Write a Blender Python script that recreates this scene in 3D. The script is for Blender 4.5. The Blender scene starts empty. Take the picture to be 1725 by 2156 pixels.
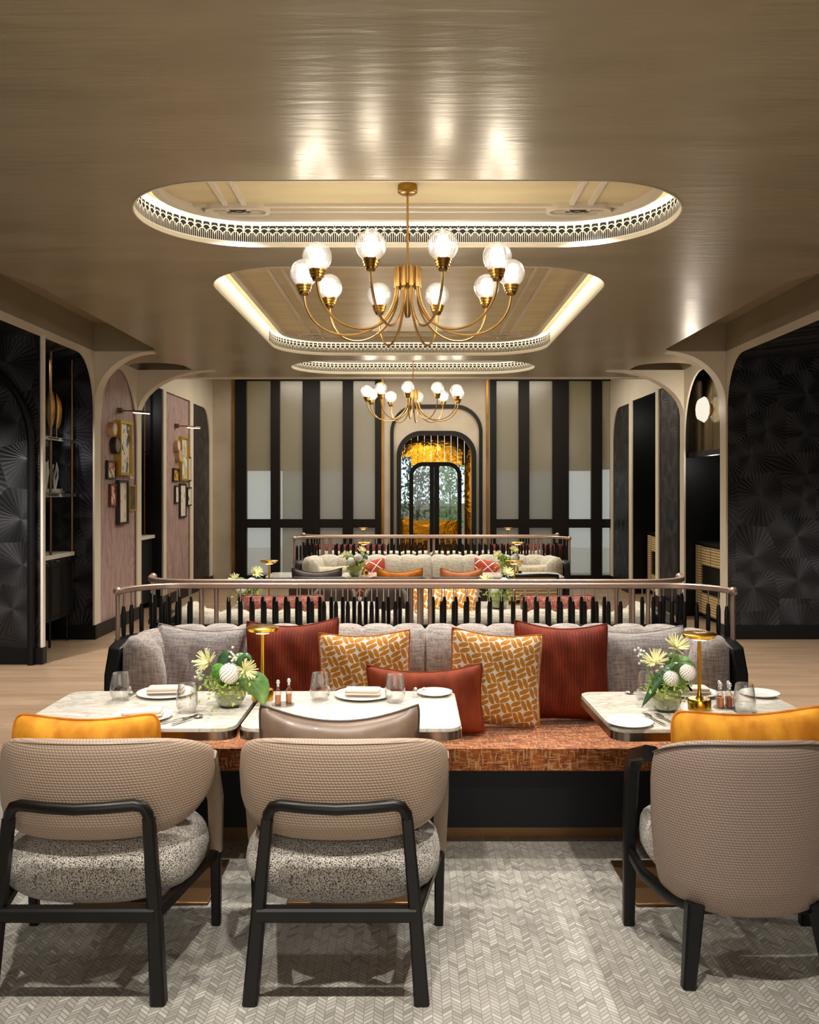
import bpy, bmesh, math, random
from mathutils import Vector, Matrix, geometry
from math import sin, cos, pi, radians as R
random.seed(7)
SC = bpy.context.scene
COL = SC.collection

# ------------------------------------------------------------------ camera, world, view
F = 1853.0
cam_d = bpy.data.cameras.new('camera'); cam = bpy.data.objects.new('camera', cam_d); COL.objects.link(cam)
cam.location = (0, 0, 1.6); cam.rotation_euler = (R(90), 0, 0)
cam_d.sensor_fit = 'HORIZONTAL'; cam_d.sensor_width = 36; cam_d.lens = F / 1725 * 36
cam_d.shift_x = -7.5 / 1725; cam_d.shift_y = -46 / 1725
cam_d.clip_start = .05; cam_d.clip_end = 200
SC.camera = cam
w = bpy.data.worlds.new('world'); SC.world = w; w.use_nodes = True
w.node_tree.nodes['Background'].inputs[0].default_value = (.80, .90, 1, 1)
w.node_tree.nodes['Background'].inputs[1].default_value = 1.05
vs = SC.view_settings
vs.view_transform = 'Standard'; vs.look = 'None'; vs.gamma = 1; vs.use_curve_mapping = False
vs.exposure = 0.3
cy = SC.cycles
cy.use_denoising = True; cy.max_bounces = 8; cy.transparent_max_bounces = 16
cy.sample_clamp_indirect = 4; cy.sample_clamp_direct = 0; cy.caustics_reflective = False; cy.caustics_refractive = False
cy.blur_glossy = .5

def lamp(name, kind, loc, energy, color=(1, .86, .68), size=.05, rot=(0, 0, 0), spot=60, blend=.6, sy=None):
    l = bpy.data.lights.new(name, kind); l.energy = energy; l.color = color
    if kind == 'AREA':
        l.size = size
        if sy: l.shape = 'RECTANGLE'; l.size_y = sy
    else: l.shadow_soft_size = size
    if kind == 'SPOT': l.spot_size = R(spot); l.spot_blend = blend
    o = bpy.data.objects.new(name, l); COL.objects.link(o); o.location = loc; o.rotation_euler = rot
    return o
WARM = (1, .89, .74)
NEUT = (1, .95, .88)
# ceiling downlights over the near tables
for x, y, e in ((-1.35, 2.36, 165), (-.28, 2.36, 160), (.72, 2.36, 180)):
    lamp('downlight_lamp', 'SPOT', (x, y, 3.05), e, NEUT, .035, (R(7), 0, 0), 72, .8)
# downlights in the ceiling recesses
for x, y, e, a in ((-1.02, 5.2, 150, 0), (1.02, 5.2, 150, 0), (-1.02, 4.45, 100, 0), (1.02, 4.45, 100, 0),
                (-1.02, 6.4, 90, 0), (1.02, 6.4, 90, 0), (-1.02, 9.3, 190, 0), (1.02, 9.3, 190, 0),
                (-.6, 10.9, 110, 0), (.9, 10.9, 110, 0)):
    lamp('downlight_lamp', 'SPOT', (x, y, 3.2), e, NEUT, .03, (R(a), 0, 0), 125, .9)
# unseen fill lights added behind the camera to lift the room
lamp('rear_fill_top', 'AREA', (0, -2.5, 3.0), 80, (1, .93, .84), 2.6, (0, 0, 0), sy=1.8)
lamp('rear_fill_front', 'AREA', (0, -3.9, 1.5), 60, (1, .95, .9), 5.5, (R(90), 0, 0), sy=2.4)  # added frontal fill, no window stands here
# area light over the back room, aisle lights
lamp('back_room_light', 'AREA', (0, 13.4, 3.55), 130, (1, .9, .76), 5.0, sy=1.6)
for s in (-1, 1):
    for y in (2.5, 6.5):
        lamp('aisle_downlight', 'SPOT', (s * 4.0, y, 2.98), 380, NEUT, .05, (R(12), R(-8 * s), 0), 110, .7)
for x, y, z, e in ((3.62, 12.9, 2.7, 5), (3.62, 10.6, 1.92, 4), (-3.72, 11.5, 2.7, 5)): lamp('alcove_fill', 'POINT', (x, y, z), e, NEUT, .04)  # points added to lift the black alcoves, no fittings there
lamp('alcove_fill', 'SPOT', (-3.72, 8.8, 2.95), 90, NEUT, .04, (0, 0, 0), 100, .7)

# ------------------------------------------------------------------ materials
def lin(h):
    c = [int(h[i:i + 2], 16) / 255 for i in (0, 2, 4)]
    return tuple((v / 12.92 if v <= .04045 else ((v + .055) / 1.055) ** 2.4) for v in c) + (1,)
def nd(nt, t, ins=None, **props):
    n = nt.nodes.new('ShaderNode' + t)
    for k, v in props.items(): setattr(n, k, v)
    for k, v in (ins or {}).items():
        s = n.inputs[k]
        if isinstance(v, bpy.types.NodeSocket): nt.links.new(v, s)
        elif isinstance(v, bpy.types.Node): nt.links.new(v.outputs[0], s)
        else: s.default_value = v
    return n
def MT(nt, op, a, b=0, c=None):
    ins = {0: a, 1: b}
    if c is not None: ins[2] = c
    return nd(nt, 'Math', ins, operation=op).outputs[0]
def mat(name, col='808080', rough=.5, metal=0, spec=.5, coat=0, sheen=0):
    m = bpy.data.materials.new(name); m.use_nodes = True; nt = m.node_tree
    b = nt.nodes['Principled BSDF']
    b.inputs['Base Color'].default_value = lin(col) if isinstance(col, str) else col
    b.inputs['Roughness'].default_value = rough; b.inputs['Metallic'].default_value = metal
    b.inputs['Specular IOR Level'].default_value = spec; b.inputs['Coat Weight'].default_value = coat
    b.inputs['Sheen Weight'].default_value = sheen
    m['b'] = 0
    return m, nt, b
def L(nt, a, b): nt.links.new(a.outputs[0] if isinstance(a, bpy.types.Node) else a, b)
def coords(nt, kind='Object', scale=(1, 1, 1), rot=(0, 0, 0)):
    tc = nd(nt, 'TexCoord')
    return nd(nt, 'Mapping', {0: tc.outputs[kind], 'Scale': scale, 'Rotation': rot}).outputs[0]
def ramp(nt, fac, stops):
    n = nd(nt, 'ValToRGB', {0: fac}); e = n.color_ramp.elements
    while len(e) > 1: e.remove(e[-1])
    e[0].position = stops[0][0]; e[0].color = lin(stops[0][1])
    for p, c in stops[1:]:
        k = e.new(p); k.color = lin(c)
    return n.outputs[0]
def noise(nt, vec, scale, detail=3, rough=.5, dist=0):
    return nd(nt, 'TexNoise', {'Vector': vec, 'Scale': scale, 'Detail': detail, 'Roughness': rough, 'Distortion': dist}).outputs[0]
def bump(nt, h, b, strength=.3, dist=.01):
    n = nd(nt, 'Bump', {'Height': h, 'Strength': strength, 'Distance': dist}); L(nt, n, b.inputs['Normal']); return n
M = {}
def simple(key, *a, **k):
    m, nt, b = mat(key, *a, **k); M[key] = m; return m, nt, b
def noisy(key, c1, c2, scale, rough=.5, metal=0, sc=(1, 1, 1), bs=0, coat=0, sheen=0, kind='Object', spec=.5, lo=.35, hi=.65, detail=3, bd=.01):
    m, nt, b = mat(key, c1, rough, metal, spec, coat, sheen); M[key] = m
    f = noise(nt, coords(nt, kind, sc), scale, detail)
    L(nt, ramp(nt, f, ((lo, c1), (hi, c2))), b.inputs['Base Color'])
    if bs: bump(nt, f, b, bs, bd)
    return m, nt, b

# ceiling plaster: satin, brushed across the room
m, nt, b = mat('ceiling_plaster', '8a7a5e', .3, .22, .65); M['ceiling'] = m
v = coords(nt, 'Object', (1, 3.5, 1)); f = noise(nt, v, 1.1, 5, .55, .6)
L(nt, ramp(nt, f, ((.25, '968b72'), (.5, 'a1957b'), (.75, 'ab9f85'))), b.inputs['Base Color'])
v2 = coords(nt, 'Object', (1.2, 9, 1)); f2 = noise(nt, v2, 2.2, 5, .5, .5)
bump(nt, f2, b, .15, .02)
L(nt, MT(nt, 'MULTIPLY_ADD', f, .16, .235), b.inputs['Roughness'])
noisy('recess_lit_plaster', 'd3c195', 'e0cfa4', 1.6, .38, .15, sc=(1, 4, 1), bs=.1)  # ceiling plaster again, strip light's glow put into a lighter base colour
noisy('cream_paint', 'd3c8b3', 'dbd1bd', 1.5, .55)
noisy('recess_paint', '8d8068', '95886f', 1.5, .7)
noisy('pale_render', 'b9c2cc', 'cbd3db', .8, .8)
noisy('grey_plaster', 'a99c88', 'b8ab96', 2.2, .5, bs=.05)
simple('white_trim', 'e9e4d8', .5)
simple('dark_gap', '17130f', .8)
noisy('wood_floor', '8e765e', 'a48a70', 2.0, .42, sc=(.6, 5, 1), bs=.05, lo=.3, hi=.7, detail=6)
nt = M['wood_floor'].node_tree; b = nt.nodes['Principled BSDF']
br = nd(nt, 'TexBrick', {'Vector': coords(nt, 'Object', (1, 1, 1)), 'Color1': (1, 1, 1, 1), 'Color2': (.86, .84, .82, 1), 'Mortar': (.55, .5, .45, 1),
    'Scale': 1, 'Mortar Size': .0015, 'Brick Width': 1.4, 'Row Height': .16})
src = b.inputs['Base Color'].links[0].from_socket
mx = nd(nt, 'Mix', data_type='RGBA', blend_type='MULTIPLY'); mx.inputs[0].default_value = 1
L(nt, src, mx.inputs[6]); L(nt, br, mx.inputs[7]); L(nt, mx.outputs[2], b.inputs['Base Color'])

# chevron mosaic
m, nt, b = mat('mosaic', 'a8a49a', .35); M['mosaic'] = m
sx = nd(nt, 'SeparateXYZ', {0: coords(nt)}); X, Y = sx.outputs[0], sx.outputs[1]
W_, H_ = .030, .019
colid = MT(nt, 'FLOOR', MT(nt, 'DIVIDE', X, W_))
tri = MT(nt, 'PINGPONG', X, W_)
vv = MT(nt, 'DIVIDE', MT(nt, 'ADD', Y, MT(nt, 'MULTIPLY', tri, .9)), H_)
vv = MT(nt, 'ADD', vv, MT(nt, 'MULTIPLY', colid, .37))
row = MT(nt, 'FLOOR', vv); fy = MT(nt, 'FRACT', vv); fx = MT(nt, 'FRACT', MT(nt, 'DIVIDE', X, W_))
cmb = nd(nt, 'CombineXYZ', {0: colid, 1: row})
wn = nd(nt, 'TexWhiteNoise', {0: cmb.outputs[0]}).outputs[0]
tile = ramp(nt, wn, ((0, '86827a'), (.12, '938f86'), (.5, '9c988e'), (.85, 'a5a197'), (1, 'b0aca2')))
gy = MT(nt, 'GREATER_THAN', MT(nt, 'ABSOLUTE', MT(nt, 'SUBTRACT', fy, .5)), .40)
gx = MT(nt, 'GREATER_THAN', MT(nt, 'ABSOLUTE', MT(nt, 'SUBTRACT', fx, .5)), .468)
g = MT(nt, 'MAXIMUM', gx, gy)
mx = nd(nt, 'Mix', data_type='RGBA'); L(nt, g, mx.inputs[0]); L(nt, tile, mx.inputs[6]); mx.inputs[7].default_value = lin('6f6b63')
L(nt, mx.outputs[2], b.inputs['Base Color'])
L(nt, MT(nt, 'MULTIPLY_ADD', wn, .3, .25), b.inputs['Roughness']); bump(nt, MT(nt, 'SUBTRACT', wn, g), b, .12, .002)

# black plaster combed in fans
m, nt, b = mat('fan_plaster', '141416', .4, 0, .6); M['fan_plaster'] = m
sx = nd(nt, 'SeparateXYZ', {0: coords(nt)})
u = MT(nt, 'ADD', sx.outputs[0], sx.outputs[1])
uv = nd(nt, 'CombineXYZ', {0: MT(nt, 'MULTIPLY', u, 2.3), 1: MT(nt, 'MULTIPLY', sx.outputs[2], 2.3)}).outputs[0]
vo = nd(nt, 'TexVoronoi', {'Vector': uv, 'Scale': 1.0, 'Randomness': .55}, voronoi_dimensions='2D')
df = nd(nt, 'VectorMath', {0: uv, 1: vo.outputs['Position']}, operation='SUBTRACT').outputs[0]
ds = nd(nt, 'SeparateXYZ', {0: df})
ang = MT(nt, 'ARCTAN2', ds.outputs[1], ds.outputs[0])
fine = MT(nt, 'SINE', MT(nt, 'MULTIPLY', ang, 34.0))
big = MT(nt, 'SINE', MT(nt, 'MULTIPLY_ADD', ang, 3.0, MT(nt, 'MULTIPLY', nd(nt, 'TexWhiteNoise', {0: vo.outputs['Position']}).outputs[0], 6.28)))
nz = noise(nt, uv, 1.3, 4)
h = MT(nt, 'ADD', MT(nt, 'MULTIPLY', fine, .35), MT(nt, 'MULTIPLY', big, .9))
L(nt, ramp(nt, MT(nt, 'MULTIPLY_ADD', big, .3, MT(nt, 'MULTIPLY', nz, .9)), ((.2, '111114'), (.6, '1c1c20'), (.9, '2c2c31'))), b.inputs['Base Color'])
L(nt, MT(nt, 'MULTIPLY_ADD', big, .1, .42), b.inputs['Roughness']); bump(nt, h, b, .22, .012)
noisy('black_paint', '08080a', '0e0e11', 1.2, .5, spec=.25)
noisy('dark_wood', '0b0705', '140c08', 3, .5, sc=(1, 1, .1), spec=.25)
noisy('black_wood', '080808', '0f0e0d', 5, .4, sc=(1, 1, .2), spec=.3)
noisy('chair_wood', '080605', '120c08', 6, .38, sc=(1, 1, .2), spec=.35)
# pink veined panel
m, nt, b = mat('pink_panel', 'a98f88', .4); M['pink'] = m
v = coords(nt, 'Object', (1, 1, .35)); f = noise(nt, v, 2.2, 5, .55, 1.2)
w_ = MT(nt, 'SINE', MT(nt, 'MULTIPLY', f, 60.0))
f3 = noise(nt, coords(nt, 'Object', (6, 6, .5)), 8, 4)
c = ramp(nt, MT(nt, 'MULTIPLY_ADD', w_, .12, f3), ((.25, '8d746e'), (.45, 'a48a83'), (.6, 'b0968f'), (.8, 'b89f97')))
L(nt, c, b.inputs['Base Color'])
# metals
simple('brass', 'c49c5e', .3, 1); simple('gold', 'd9a93c', .2, 1); simple('bronze', '7a5c3e', .35, 1)
noisy('antique_brass', '8f6a35', 'a8813f', 3, .3, 1)
simple('rose_bronze', 'a48b7b', .35, .55); simple('chrome', 'd8d8d8', .12, 1); simple('nickel', 'b9b2a8', .3, .9)
simple('steel_edge', '9a8878', .2, 1)
m, nt, b = mat('gold_mirror', 'd89a28', .08, 1); M['gold_mirror'] = m
f = noise(nt, coords(nt, 'Object', (3, 3, 3)), 3, 3); bump(nt, f, b, .12, .03)
noisy('brass_mirror', '7d6a40', '96804e', 2, .18, 1, bs=.05)
# table marble
m, nt, b = mat('marble', 'ece8e0', .12, 0, .5, .3); M['marble'] = m
v = coords(nt, 'Object', (1, 3.2, 1), (0, 0, R(24))); f = noise(nt, v, 3.2, 5, .6, 1.6)
L(nt, ramp(nt, f, ((.3, 'c9c0b0'), (.44, 'e2ddd3'), (.5, 'c4b9a5'), (.54, 'e2ddd4'), (.8, 'e8e4dc'))), b.inputs['Base Color'])
noisy('counter_stone', 'cfc8ba', 'ded8cc', 4, .3)
# woven leather of the chair backs
def woven(key, c1, c2):
    m, nt, b = mat(key, c1, .5, 0, .4); M[key] = m
    s = nd(nt, 'SeparateXYZ', {0: coords(nt)})
    a_ = MT(nt, 'ARCTAN2', s.outputs[0], MT(nt, 'SUBTRACT', .22, s.outputs[1])); u_ = MT(nt, 'MULTIPLY', a_, .40); v_ = s.outputs[2]
    row = MT(nt, 'FLOOR', MT(nt, 'DIVIDE', v_, .0088)); fv_ = MT(nt, 'FRACT', MT(nt, 'DIVIDE', v_, .0088))
    fu_ = MT(nt, 'FRACT', MT(nt, 'ADD', MT(nt, 'DIVIDE', u_, .011), MT(nt, 'ADD', MT(nt, 'MULTIPLY', row, .37), MT(nt, 'MULTIPLY', fv_, .45))))
    h = MT(nt, 'MULTIPLY', MT(nt, 'SINE', MT(nt, 'MULTIPLY', fu_, pi)), MT(nt, 'SINE', MT(nt, 'MULTIPLY', fv_, pi)))
    h = MT(nt, 'SUBTRACT', MT(nt, 'MULTIPLY', h, 2.0), 1.0)
    L(nt, ramp(nt, MT(nt, 'MULTIPLY_ADD', h, .5, .5), ((.0, c1), (.9, c2))), b.inputs['Base Color']); bump(nt, h, b, .3, .003)
woven('taupe_weave', '96806c', 'b29a86'); woven('taupe_weave_dark', '88756a', 'a28c7c')
noisy('taupe_leather', '83705c', '8d7a66', 8, .4)
# boucle
m, nt, b = mat('boucle', 'b9b0a4', .9, 0, .2, 0, .3); M['boucle'] = m
vo = noise(nt, coords(nt), 250, 1, .6)
L(nt, ramp(nt, vo, ((.34, '1a1512'), (.45, '8f867b'), (.54, 'c3bbaf'), (.75, 'dcd5ca'))), b.inputs['Base Color']); bump(nt, vo, b, .9, .006)
# linen
def linen(key, c1, c2, k=60):
    m, nt, b = mat(key, c1, .85, 0, .25, 0, .25); M[key] = m
    a = noise(nt, coords(nt, 'Object', (1, 1, .08)), k * 2.2, 2); c_ = noise(nt, coords(nt, 'Object', (.08, .3, 1)), k * 2.2, 2)
    f = MT(nt, 'MULTIPLY', MT(nt, 'ADD', a, c_), .5)
    L(nt, ramp(nt, f, ((.4, c1), (.58, c2))), b.inputs['Base Color']); bump(nt, f, b, .35, .004)
linen('grey_linen', '857b78', 'b0a69e'); linen('cream_linen', '948b79', 'b8af9c'); linen('pillow_grey', '7f767a', 'aaa19b')
linen('cream_knit', 'a89c82', 'c6bb9f', 45)
# seat cushion: rust with pale scratchy lines
def scratch(key, base1, base2, line, k=22, top=None):
    m, nt, b = mat(key, base1, .85, 0, .25, 0, .3); M[key] = m
    nv = noise(nt, coords(nt, 'Object', (5.5, .9, .9)), k, 2); nh = noise(nt, coords(nt, 'Object', (.9, 5.5, 6.5)), k, 2)
    a = MT(nt, 'GREATER_THAN', nv, .59); c_ = MT(nt, 'GREATER_THAN', nh, .59)
    g = MT(nt, 'MAXIMUM', a, c_); base = noise(nt, coords(nt), 30, 3)
    mx = nd(nt, 'Mix', data_type='RGBA'); L(nt, MT(nt, 'MULTIPLY', g, .7), mx.inputs[0]); L(nt, ramp(nt, base, ((.35, base1), (.65, base2))), mx.inputs[6]); mx.inputs[7].default_value = lin(line)
    L(nt, mx.outputs[2], b.inputs['Base Color']); bump(nt, g, b, .2, .003)
scratch('rust_seat', '74330d', 'a0561a', 'c09468'); scratch('rust_dots', '5f241b', '7a3020', 'a87a63', 40)
# velvets
def velvet(key, c1, c2, k=0, sheen=.5):
    m, nt, b = mat(key, c1, .75, 0, .25, 0, sheen); M[key] = m
    b.inputs['Sheen Tint'].default_value = lin(c2)
    f = noise(nt, coords(nt, 'Object', (1, 1, .5)), 14, 4)
    if k:
        s = nd(nt, 'SeparateXYZ', {0: coords(nt, 'UV')})
        st = MT(nt, 'SINE', MT(nt, 'MULTIPLY', s.outputs[0], k)); f = MT(nt, 'ADD', f, MT(nt, 'MULTIPLY', st, .1)); bump(nt, st, b, .25, .003)
    L(nt, ramp(nt, f, ((.35, c1), (.68, c2))), b.inputs['Base Color'])
velvet('rust_velvet', '64210f', '873519', 190, .3); velvet('rust_plain', '742a10', '8f3d1c', 0, .3); velvet('orange_velvet', 'b06a12', 'dc9a2a', 0, .3)
velvet('amber_velvet', 'a8590f', 'cf7f24', 0, .3); velvet('peach_velvet', 'b5683a', 'd08555', 0, .3); velvet('dark_red', '4c1a15', '6d281f')
noisy('brown_leather', '5d4a3b', '7a6350', 7, .42, bs=.25, coat=.05); noisy('umber', '382b22', '45362b', 6, .6)
# gold leaf print
m, nt, b = mat('leaf_print', 'e9e2d2', .75, 0, .25, 0, .2); M['leaf_print'] = m
s = nd(nt, 'SeparateXYZ', {0: coords(nt, 'UV', (8.6, 8.6, 1), (0, 0, R(-12)))})
U, V = s.outputs[0], s.outputs[1]
iu, iv = MT(nt, 'FLOOR', U), MT(nt, 'FLOOR', V); fu, fv = MT(nt, 'FRACT', U), MT(nt, 'FRACT', V)
odd = MT(nt, 'PINGPONG', MT(nt, 'ADD', iu, iv), 1)
def mixf(f, a, b_):
    return MT(nt, 'ADD', MT(nt, 'MULTIPLY', a, MT(nt, 'SUBTRACT', 1.0, f)), MT(nt, 'MULTIPLY', b_, f))
A_, B_ = mixf(odd, fu, fv), mixf(odd, fv, MT(nt, 'SUBTRACT', 1.0, fu))
cc = MT(nt, 'FRACT', MT(nt, 'MULTIPLY', B_, 2.0))
def ln(ax, ay):
    dx = MT(nt, 'SUBTRACT', A_, ax); dy = MT(nt, 'SUBTRACT', cc, ay)
    return MT(nt, 'SQRT', MT(nt, 'ADD', MT(nt, 'MULTIPLY', dx, dx), MT(nt, 'MULTIPLY', dy, dy)))
A_ = MT(nt, 'MULTIPLY_ADD', MT(nt, 'SUBTRACT', A_, .5), 1.04, .5); cc = MT(nt, 'MULTIPLY_ADD', MT(nt, 'SUBTRACT', cc, .5), 1.1, .5)
sq_ = MT(nt, 'MAXIMUM', MT(nt, 'ABSOLUTE', MT(nt, 'SUBTRACT', A_, .5)), MT(nt, 'ABSOLUTE', MT(nt, 'SUBTRACT', cc, .5)))
leaf = MT(nt, 'LESS_THAN', MT(nt, 'MAXIMUM', MT(nt, 'MAXIMUM', ln(1.0, .0), ln(.0, 1.0)), MT(nt, 'MULTIPLY', sq_, 2.24)), 1.12)
mx = nd(nt, 'Mix', data_type='RGBA'); L(nt, leaf, mx.inputs[0]); mx.inputs[6].default_value = lin('e6ded0'); mx.inputs[7].default_value = lin('c07c18')
L(nt, mx.outputs[2], b.inputs['Base Color'])
# red with white lattice lines
m, nt, b = mat('lattice_print', 'a8452f', .8, 0, .2); M['lattice_print'] = m
s = nd(nt, 'SeparateXYZ', {0: coords(nt, 'UV', (3.6, 3.6, 1), (0, 0, R(42)))})
g = MT(nt, 'MAXIMUM', MT(nt, 'LESS_THAN', MT(nt, 'FRACT', s.outputs[0]), .09), MT(nt, 'LESS_THAN', MT(nt, 'FRACT', s.outputs[1]), .09))
mx = nd(nt, 'Mix', data_type='RGBA'); L(nt, g, mx.inputs[0]); mx.inputs[6].default_value = lin('a2402c'); mx.inputs[7].default_value = lin('e8ddd0')
L(nt, mx.outputs[2], b.inputs['Base Color'])
# rattan
m, nt, b = mat('rattan', 'cbb184', .6); M['rattan'] = m
s = nd(nt, 'SeparateXYZ', {0: coords(nt)}); f = MT(nt, 'SINE', MT(nt, 'MULTIPLY', s.outputs[2], 190.0))
L(nt, ramp(nt, f, ((.0, '8d7448'), (.5, 'd3bb8e'))), b.inputs['Base Color'])
simple('china', 'eeeae4', .2, coat=.3); simple('napkin', 'd9c9b6', .8); simple('napkin_white', 'e6dfd6', .8)
noisy('leaf_green', '4d7838', '83a65c', 12, .45); noisy('dark_leaf', '2b4a2c', '4b7444', 14, .4); noisy('lime', '97b848', 'c0d47a', 30, .6)
noisy('moss', '3f6e22', '5f9836', 60, .9, bs=.8)
simple('petal_white', 'f1ece4', .7); simple('petal_cream', 'ece9b4', .6); simple('stem', '8fae62', .5); noisy('trunk', '4a4036', '5c5044', 8, .8)
simple('amber_oil', 'c8742a', .15); simple('red_oil', '8c2f18', .15); simple('ivory', 'cfc4b0', .5); simple('silver_white', 'd5d3d0', .3, .3)
def glassy(key, tint='f4f8f6', refl=.12, body=None, bodyf=0, rough=.03):
    m = bpy.data.materials.new(key); m.use_nodes = True; nt = m.node_tree; M[key] = m
    nt.nodes.remove(nt.nodes['Principled BSDF']); out = nt.nodes['Material Output']
    tr = nd(nt, 'BsdfTransparent', {0: lin(tint)}); gl = nd(nt, 'BsdfGlossy', {'Roughness': rough})
    lw = nd(nt, 'LayerWeight', {0: .35}); fac = MT(nt, 'MULTIPLY_ADD', lw.outputs[1], .8, refl * .4)
    base = tr
    if body:
        df_ = nd(nt, 'BsdfDiffuse', {0: lin(body)}); tl = nd(nt, 'BsdfTranslucent', {0: lin(body)})
        b2 = nd(nt, 'MixShader', {0: .5, 1: df_.outputs[0], 2: tl.outputs[0]})
        base = nd(nt, 'MixShader', {0: bodyf, 1: tr.outputs[0], 2: b2.outputs[0]})
    ms = nd(nt, 'MixShader', {0: fac, 1: base.outputs[0], 2: gl.outputs[0]}); L(nt, ms, out.inputs[0])
glassy('clear_glass', 'ffffff', .1); glassy('globe_glass', 'ffffff', .12, 'ffffff', .05)
glassy('ribbed_glass', 'f0efe8', .25, 'cbc6b6', .38, .25); glassy('door_glass', 'f2f6f4', .1); glassy('shelf_glass', 'd5e0dd', .5)
glassy('vase_glass', 'e2e8b8', .15, 'c4c98a', .5)
def rib(key):  # fine globe pattern
    nt = M[key].node_tree
    s = nd(nt, 'SeparateXYZ', {0: coords(nt, 'UV')})
    a = MT(nt, 'MULTIPLY', MT(nt, 'SINE', MT(nt, 'MULTIPLY', MT(nt, 'ADD', s.outputs[0], s.outputs[1]), 130.0)), MT(nt, 'SINE', MT(nt, 'MULTIPLY', MT(nt, 'SUBTRACT', s.outputs[0], s.outputs[1]), 130.0)))
    bn = nd(nt, 'Bump', {'Height': a, 'Strength': .22, 'Distance': .002})
    for n in list(nt.nodes):
        if n.type == 'MIX_SHADER' and n.inputs[1].links and n.inputs[1].links[0].from_node.type == 'BSDF_TRANSPARENT':
            L(nt, MT(nt, 'MULTIPLY_ADD', a, .05, .08), n.inputs[0])
        if n.type in ('BSDF_GLOSSY', 'BSDF_DIFFUSE'): L(nt, bn, n.inputs['Normal'])
rib('globe_glass')
def emis(key, col, st):
    m = bpy.data.materials.new(key); m.use_nodes = True; nt = m.node_tree; M[key] = m
    nt.nodes.remove(nt.nodes['Principled BSDF']); e = nd(nt, 'Emission', {0: col, 1: st}); L(nt, e, nt.nodes['Material Output'].inputs[0])
emis('bulb', (1, .95, .84, 1), 18); emis('led', (1, .90, .72, 1), 9); emis('lens_glow', (1, .95, .85, 1), 6); emis('sconce_glow', (1, .92, .76, 1), .78)
m, nt, b = mat('blind', 'd2c6a4', .9); M['blind'] = m
tl = nd(nt, 'BsdfTranslucent', {0: lin('dccb9c')}); ms = nd(nt, 'MixShader', {0: .55, 1: b.outputs[0], 2: tl.outputs[0]}); L(nt, ms, nt.nodes['Material Output'].inputs[0])
# framed art
def art(key, bg, fg, k, th=.58, fg2=None):
    m, nt, b = mat(key, bg, .5); M[key] = m
    f = noise(nt, coords(nt, 'Object', (1, 1, .7)), k, 3, .5, .6)
    st = ((th - .01, bg), (th + .01, fg)) + (((th + .08, fg2),) if fg2 else ())
    L(nt, ramp(nt, f, st), b.inputs['Base Color'])
art('art_print', 'e4dfd0', '1f2a33', 9, .56, '3b5a72'); art('art_red', 'e8dccb', 'a23a24', 22, .5); art('art_green', 'd9cfb4', '4d5a2a', 16, .5, 'b04a2a')
art('art_pale', 'd8cfc0', '9a9183', 12, .62); art('art_olive', '4a4526', '6b6236', 14); art('art_blue', 'cfd6cc', '6d94a8', 8, .5, 'd9b14a'); art('art_gold', 'c99a3c', '3a3022', 14, .55)
simple('frame_gold', 'c9a440', .4, .6); simple('frame_dark', '2b211b', .5); simple('frame_red', '5c2a1c', .5); simple('tan_wood', 'c1a07a', .6); simple('dial', '6a665c', .5)

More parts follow.
